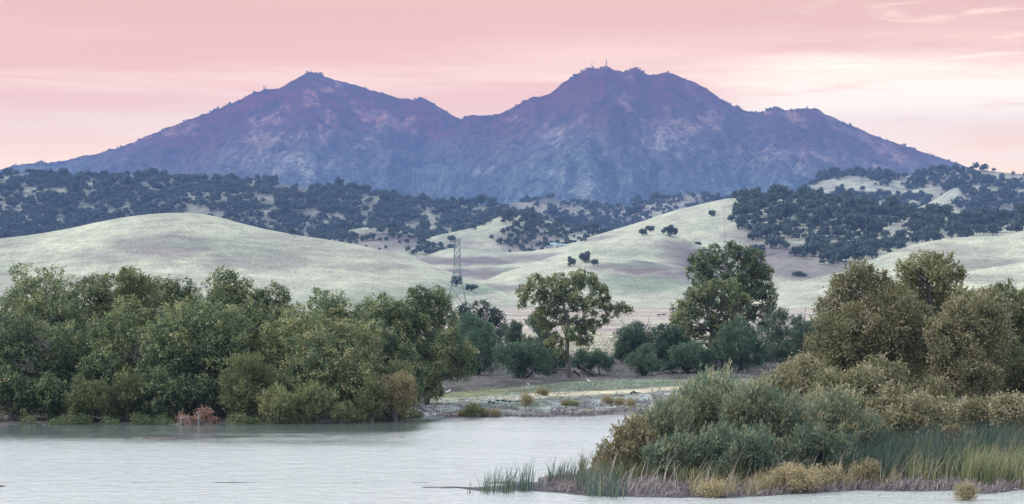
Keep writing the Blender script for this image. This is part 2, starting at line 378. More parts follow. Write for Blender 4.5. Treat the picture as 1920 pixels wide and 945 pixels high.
# ------------------------------------------------------------------ hills
HL = {}
def spurs(X_, Y_, seed):
    wx = X_ + 260 * fbm(X_ / 900, Y_ / 1500, 3, seed + 50); wy = Y_ + 300 * fbm(X_ / 700, Y_ / 900, 3, seed + 60)
    a = 1 - 2.6 * np.abs(fbm(wx / 620, wy / 2600, 2, seed)); b = 1 - 2.6 * np.abs(fbm(wx / 240 + .4 * wy / 900, wy / 900, 3, seed + 9)); c = 1 - 2.6 * np.abs(fbm(wx / 95 - .3 * wy / 300, wy / 330, 3, seed + 19))
    return a * .8 + b * .5 + c * .24 - .9
def hill(key, name, crest, Yc, Yf, Yb, mat, colf, foot=None, nf=60, nb=14, step=4, amp=4.0, sc_m=200.0, pw=1.0, seed=0, rough_px=0.0, aniso=(1.0, 0.35), ridged=False):
    x0, x1 = crest[0][0], crest[-1][0]
    px = np.arange(x0, x1 + step, step, dtype=float)
    def Ycf(p): return crv(Yc, p) if isinstance(Yc, list) else np.full_like(np.asarray(p, float), Yc)
    def surf(p, t):
        p = np.asarray(p, float); t = np.asarray(t, float)
        yc = Ycf(p); e_c = HZ - crv(crest, p)
        if rough_px: e_c = e_c + rough_px * fbm(p / 9.0, p * 0 + seed, 4, seed + 3, 0.6)
        zf = 1.0 + 2.6 * ss(450, 1500, Yf) + 4 * ss(2500, 9000, Yf) - 3.0
        e_f = (zf - CAMH) / Yf * F
        Y = Yf + (yc - Yf) * t
        tt = np.clip(t, 0, 1)
        s = tt ** (0.9 * pw) * (1 - 0.25 * (1 - tt)) ; s = s * 0.6 + 0.4 * tt * tt * (3 - 2 * tt)
        e = e_f + (e_c - e_f) * s
        Xw = (p - 960) / F * Y
        env = np.sin(np.pi * np.clip(tt, 0, 1) ** (0.8 if ridged else 1.1)) ** 0.8; am2 = 1.0 if ridged else 1.9
        sp = fbm(Xw / sc_m * aniso[0] + 3.1 * seed + 0.5 * fbm(Xw / sc_m, Y / sc_m, 2, seed + 40), Y / sc_m * aniso[1], 5, seed, 0.5)
        if ridged: sp = spurs(Xw, Y, seed)
        e = e + amp * am2 * env * sp
        z = CAMH + e / F * Y
        # back side
        tb = np.clip(t - 1, 0, 1)
        zc = CAMH + e_c / F * yc
        Yback = yc + (Yb - yc) * tb
        zback = zc + (-2.0 - zc) * (tb * tb * (3 - 2 * tb))
        Y = np.where(t > 1, Yback, Y); z = np.where(t > 1, zback, z)
        return (p - 960) / F * Y, Y, z
    ts = np.concatenate([np.linspace(0, 1, nf), 1 + np.linspace(0, 1, nb + 1)[1:]])
    T, P = np.meshgrid(ts, px, indexing='ij')
    X_, Y_, Z_ = surf(P, T)
    me = mesh_np(name, np.stack([X_, Y_, Z_], -1).reshape(-1, 3), grid_idx(len(ts), len(px)), smooth=True)
    PY = HZ - (Z_ - CAMH) / Y_ * F
    setcol(me, colf(P, PY, X_, Y_, Z_).reshape(-1, 3)); me.materials.append(mat)
    o = tag(link(name, me), kind='structure')
    def at_px(p, py):
        t = np.linspace(0, 1, 300); x, y, z = surf(np.full(300, float(p)), t)
        q = HZ - (z - CAMH) / y * F
        vis = np.minimum.accumulate(q)
        ok = (q <= vis + 1e-6)
        i = np.argmin(np.abs(q - py) + (~ok) * 3)
        return np.array([x[i], y[i], z[i]])
    HL[key] = (surf, at_px, crest)
    return o

PALE = np.array((0.43, 0.44, 0.345)); BARE_SHADE = np.array((0.190, 0.165, 0.170)); GREEN = np.array((0.22, 0.27, 0.20))  # the dark tone is soil and also shade painted into folds
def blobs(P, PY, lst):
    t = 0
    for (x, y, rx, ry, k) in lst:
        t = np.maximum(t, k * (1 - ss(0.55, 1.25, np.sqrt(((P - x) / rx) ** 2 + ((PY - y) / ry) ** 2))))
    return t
def grass(bare=(), green=(), seed=0, base=PALE, sc=1.0):  # bare lists soil patches and hollows behind crests with shade painted in
    def f(P, PY, X_, Y_, Z_):
        wx = P + 22 * fbm(P / 60, PY / 14, 3, seed + 5); wy = PY + 7 * fbm(P / 50, PY / 12, 3, seed + 9)
        c = mixc(base, BARE_SHADE, np.clip(blobs(wx, wy, bare) * .95 + 0.4 * ss(0.12, 0.5, fbm(X_ / 130 * sc, Z_ / 16 * sc, 4, seed)), 0, 1))
        c = mixc(c, GREEN, np.clip(blobs(wx, wy, green) + 0.5 * ss(0.2, 0.6, fbm(X_ / 110 * sc + 9, Z_ / 9 * sc, 3, seed + 2)), 0, 1))
        c = c * (1 + 0.16 * fbm(X_ / 9, Z_ / 2.0 + Y_ / 60, 3, seed + 7))[..., None]
        return c
    return f
def mtn(seed):
    def f(P, PY, X_, Y_, Z_):
        n = .6 * fbm(X_ / 200 + 0.2 * Z_ / 100, Z_ / 110, 5, seed, 0.68) + .7 * fbm((X_ + .35 * Y_) / 130 + fbm(X_ / 300, Y_ / 500, 2, 5), Y_ / 800, 5, seed + 2, .65) + .45 * fbm(X_ / 45, Z_ / 40, 3, seed + 4, .7)
        rd = spurs(X_, Y_, seed)
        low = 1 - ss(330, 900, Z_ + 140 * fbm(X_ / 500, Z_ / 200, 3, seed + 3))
        shrub = mixc((0.125, 0.004, 0.004), (0.115, 0.165, 0.165), low)  # height blend paints haze blue on low slopes and purple on the summit
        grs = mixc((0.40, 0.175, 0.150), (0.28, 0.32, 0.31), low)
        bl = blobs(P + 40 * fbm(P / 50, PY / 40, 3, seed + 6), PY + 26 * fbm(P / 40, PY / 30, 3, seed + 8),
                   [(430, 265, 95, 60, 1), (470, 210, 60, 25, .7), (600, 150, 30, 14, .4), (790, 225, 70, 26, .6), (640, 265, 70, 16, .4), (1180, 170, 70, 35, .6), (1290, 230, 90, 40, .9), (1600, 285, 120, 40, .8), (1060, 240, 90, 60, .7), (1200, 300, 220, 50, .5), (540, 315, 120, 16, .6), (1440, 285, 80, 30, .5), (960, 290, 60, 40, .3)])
        k = ss(0.0, 0.42, n + 0.42 * rd + 0.36 * bl - 0.06)  # scrubby gullies, darkened further so the colour carries relief shading
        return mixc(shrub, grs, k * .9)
    return f
# the two mountain masses
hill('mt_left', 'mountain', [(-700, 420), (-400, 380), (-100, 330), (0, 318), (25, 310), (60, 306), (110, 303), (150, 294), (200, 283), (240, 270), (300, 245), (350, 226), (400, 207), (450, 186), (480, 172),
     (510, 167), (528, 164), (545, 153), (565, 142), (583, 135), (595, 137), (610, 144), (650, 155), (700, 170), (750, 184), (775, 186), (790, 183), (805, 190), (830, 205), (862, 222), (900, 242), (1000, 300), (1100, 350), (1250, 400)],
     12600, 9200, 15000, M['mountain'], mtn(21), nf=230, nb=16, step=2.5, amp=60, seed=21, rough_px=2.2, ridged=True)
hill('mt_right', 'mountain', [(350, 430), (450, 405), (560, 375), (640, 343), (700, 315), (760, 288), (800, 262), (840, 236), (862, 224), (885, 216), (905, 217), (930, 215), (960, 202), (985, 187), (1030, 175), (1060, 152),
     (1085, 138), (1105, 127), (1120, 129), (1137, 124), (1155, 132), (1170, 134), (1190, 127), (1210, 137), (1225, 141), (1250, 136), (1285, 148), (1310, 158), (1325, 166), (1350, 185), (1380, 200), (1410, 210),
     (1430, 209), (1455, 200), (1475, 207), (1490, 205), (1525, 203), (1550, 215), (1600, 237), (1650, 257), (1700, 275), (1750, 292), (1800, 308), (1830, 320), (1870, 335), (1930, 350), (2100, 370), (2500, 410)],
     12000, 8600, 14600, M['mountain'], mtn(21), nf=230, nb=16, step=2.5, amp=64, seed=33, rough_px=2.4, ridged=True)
OAKF = np.array((0.30, 0.29, 0.235))
def oakfloor(seed, base=OAKF):
    def f(P, PY, X_, Y_, Z_):
        return mixc(base, (0.12, 0.135, 0.12), 0.85 * ss(-0.25, 0.3, fbm(X_ / 90, Z_ / 30, 4, seed)))
    return f
hill('centre_far', 'hill', [(820, 420), (900, 398), (940, 383), (980, 379), (1030, 371), (1070, 379), (1110, 387), (1170, 387), (1220, 377), (1260, 372), (1300, 364), (1340, 371), (1400, 380), (1560, 400)],
     5600, 4700, 6400, M['forest_floor'], oakfloor(3, np.array((0.33, 0.31, 0.27))), amp=14, sc_m=220, seed=3, nf=60)
hill('right_far', 'hill', [(1420, 400), (1480, 368), (1520, 347), (1560, 330), (1600, 324), (1650, 325), (1700, 330), (1730, 326), (1760, 317), (1800, 318), (1850, 320), (1900, 325), (2000, 330), (2500, 350)],
     5200, 4300, 6200, M['forest_floor'], grass([(1800, 335, 100, 20, .3)], [], 4, np.array((0.36, 0.37, 0.30))), amp=14, sc_m=220, seed=4, nf=60)
hill('right_far_spur', 'hill', [(1560, 430), (1640, 412), (1700, 398), (1750, 376), (1795, 352), (1830, 360), (1880, 366), (1950, 376), (2200, 380), (2500, 400)],
     4600, 3900, 5200, M['forest_floor'], grass([(1860, 380, 90, 20, .5)], [], 14, np.array((0.36, 0.37, 0.30))), amp=8, sc_m=200, seed=14, nf=50)
hill('left_ridge', 'hill', [(-700, 340), (-300, 325), (-100, 328), (0, 325), (100, 329), (200, 332), (250, 327), (300, 331), (350, 336), (400, 335), (450, 341), (500, 338), (560, 350), (600, 350), (640, 350), (700, 361), (760, 374),
     (820, 380), (880, 382), (940, 392), (980, 406), (1010, 416), (1060, 431), (1110, 441), (1200, 461), (1300, 486)],
     4500, 3200, 5300, M['forest_floor'], oakfloor(5, np.array((0.235, 0.24, 0.20))), amp=20, sc_m=260, seed=5, nf=80, aniso=(1, .5))
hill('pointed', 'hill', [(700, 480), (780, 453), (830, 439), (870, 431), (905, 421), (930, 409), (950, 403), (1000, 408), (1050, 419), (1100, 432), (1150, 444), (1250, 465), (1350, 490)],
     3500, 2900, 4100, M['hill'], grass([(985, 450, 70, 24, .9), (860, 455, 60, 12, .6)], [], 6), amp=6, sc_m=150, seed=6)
hill('low_wooded', 'hill', [(540, 470), (580, 455), (620, 445), (660, 430), (710, 426), (760, 434), (800, 450), (840, 465), (900, 485)],
     3300, 2800, 3800, M['hill'], grass([(720, 452, 110, 24, .8)], [], 7), amp=5, sc_m=120, seed=7)
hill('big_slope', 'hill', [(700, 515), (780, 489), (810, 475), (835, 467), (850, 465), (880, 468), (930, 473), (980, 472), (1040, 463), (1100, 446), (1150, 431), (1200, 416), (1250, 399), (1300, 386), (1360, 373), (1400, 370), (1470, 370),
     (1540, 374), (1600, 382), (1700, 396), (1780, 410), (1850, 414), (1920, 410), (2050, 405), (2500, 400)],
     2900, 2000, 3600, M['hill'], grass([(880, 488, 130, 9, 1), (1000, 480, 80, 8, .8), (1440, 480, 120, 26, .9), (1520, 508, 110, 22, .9), (1120, 448, 60, 5, .6), (1420, 440, 70, 20, .5)], [(1300, 420, 60, 10, .3)], 8), amp=7, sc_m=200, seed=8, nf=70)  # dark patches above the nearer crests paint the fold shade
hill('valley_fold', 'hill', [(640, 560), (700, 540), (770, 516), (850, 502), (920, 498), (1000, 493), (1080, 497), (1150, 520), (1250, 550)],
     2620, 2050, 3000, M['hill'], grass([(960, 514, 120, 12, 1), (850, 513, 90, 9, 1)], [], 9), amp=4, sc_m=150, seed=9, nf=40)  # both dark patches are painted shade behind the left hill's crest
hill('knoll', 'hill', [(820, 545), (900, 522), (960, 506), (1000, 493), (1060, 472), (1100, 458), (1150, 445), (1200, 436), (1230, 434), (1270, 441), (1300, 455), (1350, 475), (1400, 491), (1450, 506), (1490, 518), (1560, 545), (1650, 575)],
     2500, 1900, 2900, M['hill'], grass([(1330, 490, 100, 26, 1), (1270, 462, 50, 14, .8), (1400, 520, 90, 16, .8), (1080, 490, 60, 6, .7)], [(1100, 470, 60, 8, .3)], 10), amp=5, sc_m=150, seed=10, nf=50)  # right flank's shaded side is painted in as dark patches
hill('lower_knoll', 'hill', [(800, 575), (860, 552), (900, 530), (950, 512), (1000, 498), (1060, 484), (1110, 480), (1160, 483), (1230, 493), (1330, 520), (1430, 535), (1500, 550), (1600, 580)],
     2250, 1700, 2600, M['hill'], grass([(1210, 500, 100, 12, 1), (1240, 522, 120, 12, .8), (930, 540, 80, 10, .9)], [(1190, 535, 110, 20, .7), (1000, 520, 40, 10, .3)], 11), amp=5, sc_m=130, seed=11, nf=50)  # dark patches paint shade on both flanks
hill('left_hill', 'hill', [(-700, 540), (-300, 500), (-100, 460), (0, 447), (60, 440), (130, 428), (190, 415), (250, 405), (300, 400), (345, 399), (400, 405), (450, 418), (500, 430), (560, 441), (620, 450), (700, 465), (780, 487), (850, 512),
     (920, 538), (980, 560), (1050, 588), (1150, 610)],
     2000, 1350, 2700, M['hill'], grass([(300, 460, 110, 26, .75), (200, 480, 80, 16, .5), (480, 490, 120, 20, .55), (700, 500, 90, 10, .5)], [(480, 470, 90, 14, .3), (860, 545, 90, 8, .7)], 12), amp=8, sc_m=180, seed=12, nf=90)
hill('right_back', 'hill', [(1380, 575), (1440, 548), (1500, 528), (1560, 514), (1600, 502), (1660, 477), (1720, 457), (1780, 447), (1840, 443), (1880, 441), (1920, 433), (2050, 422), (2500, 410)],
     2000, 1500, 2600, M['hill'], grass([(1780, 470, 90, 10, .5), (1570, 525, 60, 6, .4)], [(1650, 495, 80, 10, .3)], 13), amp=5, sc_m=120, seed=13, nf=50)
hill('right_mid', 'hill', [(1380, 600), (1430, 580), (1480, 562), (1560, 536), (1640, 508), (1700, 491), (1760, 481), (1830, 479), (1900, 483), (2000, 480), (2500, 470)],
     1750, 1350, 2100, M['hill'], grass([(1840, 495, 90, 8, .6), (1500, 560, 60, 8, .4)], [], 15, PALE * 1.05), amp=5, sc_m=100, seed=15, nf=50)
hill('right_front', 'hill', [(1420, 610), (1480, 592), (1560, 566), (1700, 536), (1790, 515), (1850, 503), (1920, 492), (2050, 485), (2500, 480)],
     1560, 1200, 1900, M['hill'], grass([(1860, 520, 90, 8, .5)], [], 16, PALE * 1.08), amp=5, sc_m=90, seed=16, nf=50)

# ------------------------------------------------------------------ foliage machinery
def unit(v): return v / np.maximum(np.linalg.norm(v, axis=-1, keepdims=True), 1e-9)
class Leaves:
    def __init__(s): s.v = []; s.t = []
    def add(s, c, d, per, sig, L, Wd, mode='leaf', tint=0.5, tv=0.2, dirn=None):
        n = len(c) * per
        if n == 0: return
        cc = np.repeat(c, per, 0); dd = np.repeat(d, per, 0)
        tt = np.repeat(np.broadcast_to(np.asarray(tint, float), (len(c),)), per)
        p = cc + rng.normal(0, 1, (n, 3)) * sig
        r = rng.normal(0, 1, (n, 3))
        if mode == 'leaf':
            nr = unit(dd * 0.8 + r * 0.75 + np.array([0, 0, 0.35])); u = unit(np.cross(nr, rng.normal(0, 1, (n, 3))))
        else:
            ax = dirn if dirn is not None else np.array([0, 0, 0.7])
            u = unit(dd * 0.7 + ax + r * 0.35); nr = unit(np.cross(u, rng.normal(0, 1, (n, 3))))
        v = np.cross(nr, u)
        l = L * rng.uniform(0.6, 1.3, (n, 1)) / 2; wd = Wd * rng.uniform(0.6, 1.3, (n, 1)) / 2
        q = np.stack([p - u * l, p + v * wd, p + u * l, p - v * wd], 1)
        s.v.append(q.reshape(-1, 3)); s.t.append(np.clip(tt + rng.normal(0, tv, n), 0, 1))
    def mesh(s, name, mat):
        v = np.concatenate(s.v); t = np.concatenate(s.t)
        me = mesh_np(name, v, np.arange(len(v)).reshape(-1, 4))
        a = me.attributes.new('tint', 'FLOAT', 'FACE'); a.data.foreach_set('value', t.astype(np.float32))
        me.materials.append(mat); return me
class Tubes:
    def __init__(s): s.v = []; s.q = []; s.n = 0
    def add(s, pts, rad, seg=6):
        pts = np.asarray(pts, float); k = len(pts)
        tan = np.gradient(pts, axis=0); tan = unit(tan)
        ref = np.array([0.31, 0.95, 0.05]); a = unit(np.cross(tan, ref)); b = np.cross(tan, a)
        th = np.linspace(0, 2 * np.pi, seg, endpoint=False)
        ring = pts[:, None, :] + (a[:, None, :] * np.cos(th)[None, :, None] + b[:, None, :] * np.sin(th)[None, :, None]) * np.asarray(rad, float)[:, None, None]
        s.v.append(ring.reshape(-1, 3))
        i = np.arange(k * seg).reshape(k, seg); j = np.roll(i, -1, 1)
        s.q.append(np.stack([i[:-1], j[:-1], j[1:], i[1:]], -1).reshape(-1, 4) + s.n)
        s.n += k * seg
    def mesh(s, name, mat, smooth=True):
        me = mesh_np(name, np.concatenate(s.v), np.concatenate(s.q), smooth=smooth); me.materials.append(mat); return me
def bend(a, b, k=6, wob=0.12, sag=0.0):
    a = np.asarray(a, float); b = np.asarray(b, float); L = np.linalg.norm(b - a)
    t = np.linspace(0, 1, k)[:, None]
    off = rng.normal(0, 1, 3) * wob * L; off2 = rng.normal(0, 1, 3) * wob * 0.5 * L
    return a + (b - a) * t + off * np.sin(np.pi * t) * 0.7 + off2 * np.sin(2 * np.pi * t) * 0.5 + np.array([0, 0, sag * L]) * np.sin(np.pi * t)

SP = {  # leaf length, width, spread, mode, droop direction, tuft radius factor, density
 'cottonwood': dict(L=.19, W=.14, sig=.12, mode='leaf', dens=1.25, tm=.36, sub=.36),
 'dark':       dict(L=.24, W=.14, sig=.16, mode='leaf', dens=1.0, tm=.45, sub=.5),
 'teal':       dict(L=.24, W=.08, sig=.16, mode='shoot', dens=1.35, tm=.45, sub=.5, ax=(0, 0, .25)),
 'olive':      dict(L=.22, W=.08, sig=.15, mode='shoot', dens=1.35, tm=.5, sub=.48, ax=(0, 0, .5)),
 'gold':       dict(L=.20, W=.08, sig=.14, mode='shoot', dens=1.3, tm=.5, sub=.5, ax=(0, 0, .6)),
 'tan':        dict(L=.21, W=.085, sig=.16, mode='shoot', dens=1.3, tm=.48, sub=.45, ax=(0, 0, .1)),
 'grey':       dict(L=.26, W=.055, sig=.13, mode='shoot', dens=1.5, tm=.45, sub=.42, ax=(0, 0, .8)),
 'pink':       dict(L=.16, W=.08, sig=.12, mode='leaf', dens=1.0, tm=.5, sub=.5),
}
def crown_lobes(cx, cy, cz, a, b, c, n, fill):
    k = np.arange(n) + 0.5; ph = np.arccos(1 - 2 * k / n); th = np.pi * (1 + 5 ** .5) * k + rng.uniform(0, 6.28)
    d = np.stack([np.cos(th) * np.sin(ph), np.sin(th) * np.sin(ph), np.cos(ph)], 1) + rng.normal(0, .18, (n, 3)); d = unit(d)
    g = min(a, c) if min(a, c) > 0.6 * max(a, c) else (a * c) ** .5 * .85
    r = g * rng.uniform(.30, .46, n) * fill * (1 + 0.0 * d[:, 2])
    ax = np.array([a, b, c])
    pos = np.array([cx, cy, cz]) + d * np.maximum(ax - r[:, None], 0.15 * ax) * rng.uniform(.82, 1.06, (n, 1))
    ni = max(2, n // 4)
    di = unit(rng.normal(0, 1, (ni, 3))); ri = g * rng.uniform(.4, .5, ni)
    posi = np.array([cx, cy, cz]) + di * ax * .38
    return np.concatenate([pos, posi]), np.concatenate([r, ri])
ALLTREES = []
def tree(kind, cat, label, px, top, bot, wd, Y, sp, lobes=None, n=14, fill=1.0, base=None, trunk=0.3, stems=1, tint=0.0, group=None, bark='bark', open_=0.0, leafk=1.0, dens=1.0, trunk_pts=None, twigs=0, limb=1.0):
    S = SP[sp]; k = Y / F
    bx = (px if base is None else base); X0 = (bx - 960) * k
    z0 = max(float(ground_z(X0, Y)), -0.1)
    root = empty(kind, (X0, Y, z0), label, cat, group)
    O = np.array([X0, Y, z0])
    if lobes is not None:
        pos = np.array([W3(l[0], l[1], Y) for l in lobes]); r = np.array([l[2] * k for l in lobes])
        pos[:, 1] += rng.uniform(-1, 1, len(lobes)) * r * 1.3
        x0 = pos[:, 0].min(); a = (pos[:, 0].max() - x0) / 2 + 1
    else:
        c3 = W3(px, (top + bot) / 2, Y); a = wd / 2 * k; c = (bot - top) / 2 * k; b = a * .85
        pos, r = crown_lobes(c3[0], c3[1], c3[2], a, b, c, n, fill)
        if open_ > 0:
            keep = rng.random(len(r)) > open_; keep[-2:] = True; pos = pos[keep]; r = r[keep]
    zmin = z0 + 0.1
    pos[:, 2] = np.maximum(pos[:, 2], zmin + r * 0.5)
    # sub lobes
    subs = []; subr = []; subd = []
    for P_, R_ in zip(pos, r):
        m_ = int(np.clip(13 + R_ * 6, 11, 28))
        d = unit(rng.normal(0, 1, (m_, 3)) + np.array([0, 0, .25]))
        sr = R_ * S['sub'] * rng.uniform(.7, 1.15, m_)
        subs.append(P_ + d * (R_ - sr * .75)[:, None] * rng.uniform(.85, 1.1, (m_, 1))); subr.append(sr); subd.append(d)
    subs = np.concatenate(subs); subr = np.concatenate(subr); subd = np.concatenate(subd)
    L = Leaves()
    pxm = F / Y * 1024 / 1920.            # render pixels per metre
    ls = leafk * max(1.0, (1.9 / pxm) / S['L'] * 1.0)
    leafA = S['L'] * S['W'] * ls * ls * .5
    if lobes is not None: area = float((np.pi * r ** 2).sum()) * 0.8
    else: area = np.pi * a * (bot - top) / 2 * k
    total = int(dens * S['dens'] * area * 4.2 / leafA)
    total = int(min(total, 42000))
    wgt = subr ** 2; cnt = np.maximum(1, (wgt / wgt.sum() * total / 9)).astype(int)
    idx = np.repeat(np.arange(len(subr)), cnt)
    d = unit(rng.normal(0, 1, (len(idx), 3)) + subd[idx] * .8 + np.array([0, 0, .2]))
    tc_ = subs[idx] + d * subr[idx][:, None] * rng.uniform(.72, 1.10, (len(idx), 1))
    ok = tc_[:, 2] > z0 + 0.05
    tc_, d, idx = tc_[ok], d[ok], idx[ok]
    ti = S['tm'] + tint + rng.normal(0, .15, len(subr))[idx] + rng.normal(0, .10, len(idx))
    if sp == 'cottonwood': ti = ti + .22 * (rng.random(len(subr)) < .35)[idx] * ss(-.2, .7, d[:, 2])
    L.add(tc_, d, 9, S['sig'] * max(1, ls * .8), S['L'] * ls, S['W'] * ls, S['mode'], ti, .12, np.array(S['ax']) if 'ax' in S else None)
    # inner foliage
    ii = rng.integers(0, len(subr), total // 60 + 10)
    L.add(subs[ii] - subd[ii] * subr[ii][:, None] * .8, subd[ii], 10, .2, S['L'] * ls, min(S['L'] * .7, S['W'] * 1.5) * ls, 'leaf', S['tm'] + tint, .1)
    if sp in ('grey', 'olive', 'tan', 'gold'):      # leafy shoots standing out of the crown
        nsp = int(area * (9 if sp == 'grey' else 4)); up = np.where(subd[:, 2] > -.1)[0]; jj = rng.choice(up, nsp)
        lean = np.array([.35, 0, 1.0]) if sp == 'grey' else np.array([.1, 0, .6])
        sd_ = unit(subd[jj] * .8 + lean + rng.normal(0, .3, (nsp, 3))); ln_ = (.75 if sp == 'grey' else .4) * min(1.0, wd / 60 if wd else 1) * rng.uniform(.5, 1.2, nsp)
        st_ = subs[jj] + subd[jj] * subr[jj][:, None] * .75; tt_ = S['tm'] + tint + rng.normal(.1, .16, nsp)
        for u_ in np.linspace(0, 1, 7):
            L.add(st_ + sd_ * (ln_ * u_)[:, None], sd_, 3, .045, S['L'] * ls * .8, S['W'] * ls * .9, 'shoot', tt_, .06, sd_.repeat(3, 0) * .6)
    for q in range(len(L.v)): L.v[q] = L.v[q] - O
    link('crown', L.mesh(kind + '_crown', M['leaf_' + sp]), root)
    # trunk, limbs
    T = Tubes(); R0 = trunk
    low = pos[:, 2].min(); ctr = pos.mean(0)
    if trunk_pts is not None:
        tp = np.array([W3(x, y, Y) for x, y in trunk_pts]); tp[0] = O + np.array([0, 0, -.2])
        T.add(tp, np.linspace(R0 * 1.15, R0 * .45, len(tp)), 8); forks = tp[len(tp) // 2:]
    else:
        forks = []
        for s_ in range(stems):
            if stems == 1: e = np.array([ctr[0] * .6 + X0 * .4, Y, max(z0 + 1.0, low * .55 + ctr[2] * .45)]); b0 = O.copy()
            else:
                an = rng.uniform(0, 6.28); e = np.array([ctr[0] + math.cos(an) * a * .45, Y + math.sin(an) * a * .4, z0 + (ctr[2] - z0) * rng.uniform(.6, 1.0)]); b0 = O + np.array([math.cos(an), math.sin(an), 0]) * .25
            p = bend(b0 + np.array([0, 0, -.3]), e, 7, .07); rr = R0 * (1 if stems == 1 else .55)
            T.add(p, np.linspace(rr * 1.1, rr * .5, 7), 7); forks += [p[3], p[4], p[5], p[6]]
        forks = np.array(forks)
    for P_, R_ in zip(pos, r):
        f = forks[np.argmin(np.linalg.norm(forks - P_, axis=1) + (forks[:, 2] > P_[2] + .3) * 3)]
        p = bend(f, P_, 6, .09, .04); rr = max(.03, R0 * .33 * limb)
        T.add(p, np.linspace(rr, rr * .35, 6), 5)
        for _ in range(2 + twigs):
            dd = unit(rng.normal(0, 1, 3) + np.array([0, 0, .4])); s0 = p[rng.integers(2, 6)]
            T.add(bend(s0, s0 + dd * R_ * .9, 4, .1), np.linspace(rr * .35, rr * .12, 4), 4)
    for q in range(len(T.v)): T.v[q] = T.v[q] - O
    link('trunk', T.mesh(kind + '_trunk', M[bark]), root)
    ALLTREES.append((root, kind))
    return root

# ------------------------------------------------------------------ trees of the left grove
CW, WI, OK_, BU = 'cottonwood', 'willow_tree', 'oak_tree', 'willow_bush'
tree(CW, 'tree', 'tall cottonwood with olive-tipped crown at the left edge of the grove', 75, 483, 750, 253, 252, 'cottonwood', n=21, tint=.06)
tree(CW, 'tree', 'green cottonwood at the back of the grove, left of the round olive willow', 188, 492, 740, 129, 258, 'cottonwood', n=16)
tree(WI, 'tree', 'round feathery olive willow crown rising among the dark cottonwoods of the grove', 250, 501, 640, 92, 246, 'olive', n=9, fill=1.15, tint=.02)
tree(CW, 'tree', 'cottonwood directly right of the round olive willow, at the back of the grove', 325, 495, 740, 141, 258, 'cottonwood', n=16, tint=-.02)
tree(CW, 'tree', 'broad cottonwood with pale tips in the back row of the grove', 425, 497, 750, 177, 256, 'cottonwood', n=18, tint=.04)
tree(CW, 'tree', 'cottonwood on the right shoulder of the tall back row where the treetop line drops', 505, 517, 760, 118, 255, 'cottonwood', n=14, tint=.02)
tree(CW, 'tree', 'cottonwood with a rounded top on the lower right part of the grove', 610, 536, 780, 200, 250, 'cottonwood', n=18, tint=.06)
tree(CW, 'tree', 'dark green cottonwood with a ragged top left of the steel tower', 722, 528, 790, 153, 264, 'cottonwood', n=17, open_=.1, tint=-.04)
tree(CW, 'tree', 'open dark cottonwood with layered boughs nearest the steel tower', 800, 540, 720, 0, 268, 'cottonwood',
     lobes=[(815, 556, 22), (785, 560, 22), (835, 566, 15), (800, 585, 30), (765, 590, 26), (835, 600, 26), (790, 625, 36), (835, 635, 28), (760, 640, 30), (815, 665, 28), (780, 600, 34)], trunk=.3, tint=-.02)
tree(CW, 'tree', 'leaning cottonwood at the right end of the grove whose low bough reaches over the bank', 830, 630, 740, 0, 262, 'cottonwood',
     lobes=[(800, 660, 34), (840, 650, 30), (870, 665, 26), (885, 690, 15), (850, 690, 24), (800, 700, 28), (815, 725, 22), (770, 680, 34), (868, 700, 15), (825, 695, 24), (785, 720, 24), (800, 728, 18), (822, 736, 12), (782, 736, 20)], base=800, trunk=.28, tint=.02)
tree(CW, 'tree', 'large dark cottonwood at the far left with bare grey twigs in its side', 40, 570, 798, 206, 236, 'cottonwood', n=24, tint=-.06, twigs=2)
tree(CW, 'tree', 'cottonwood over the left bank with a gap of bare branches on its left', 135, 595, 798, 153, 240, 'cottonwood', n=18, tint=-.04, twigs=2)
tree(CW, 'tree', 'cottonwood with a pale flat-topped crown in the left middle of the grove', 225, 553, 798, 165, 238, 'cottonwood', n=20, tint=.05)
tree(CW, 'tree', 'broad cottonwood crown in the centre of the grove, paler green on its left side', 372, 540, 798, 241, 235, 'cottonwood', n=27, tint=.0)
tree(CW, 'tree', 'cottonwood standing above the brown willow, mid grove', 470, 555, 798, 129, 240, 'cottonwood', n=17, tint=.03)
tree(CW, 'tree', 'olive cottonwood with a rust-tipped right edge over the water side of the grove', 560, 555, 795, 177, 238, 'cottonwood', n=20, tint=.09)
tree(CW, 'tree', 'yellowish cottonwood crown leaning right above the tan bush at the end of the grove', 668, 580, 780, 147, 238, 'cottonwood', n=17, tint=.14)
tree(CW, 'tree', 'dense olive-green cottonwood behind the two rounded bushes', 590, 617, 798, 177, 232, 'cottonwood', n=20, tint=.08)
tree(CW, 'tree', 'small cottonwood with pale leaves left of the tan bush', 665, 650, 798, 100, 231, 'cottonwood', n=12, tint=.12)
tree(WI, 'tree', 'drooping brown-olive willow on the water edge right of the dead pink bush', 462, 652, 795, 120, 229, 'olive', n=14, tint=-.08)
tree(BU, 'bush', 'low olive willow bush on the left bank, under the dark cottonwoods', 170, 708, 797, 130, 228, 'olive', n=11, tint=-.14)
tree(BU, 'bush', 'dark green willow bush between the low olive bush and the centre cottonwood', 238, 690, 796, 90, 229, 'olive', n=9, tint=-.22)
tree(CW, 'tree', 'low dark cottonwood thicket at the very left over the water', 20, 685, 798, 129, 229, 'cottonwood', n=13, tint=-.1)
tree(CW, 'tree', 'low dark cottonwood thicket between the far left thicket and the low olive bush', 95, 695, 798, 94, 229, 'cottonwood', n=12, tint=-.08)
tree(CW, 'tree', 'small dark cottonwood over the water left of the dead pink bush', 300, 685, 798, 118, 229, 'cottonwood', n=13, tint=-.1)
tree(CW, 'tree', 'dark broad-leaved sapling directly behind the dead pink bush', 375, 695, 798, 106, 231, 'cottonwood', n=12, tint=-.14)
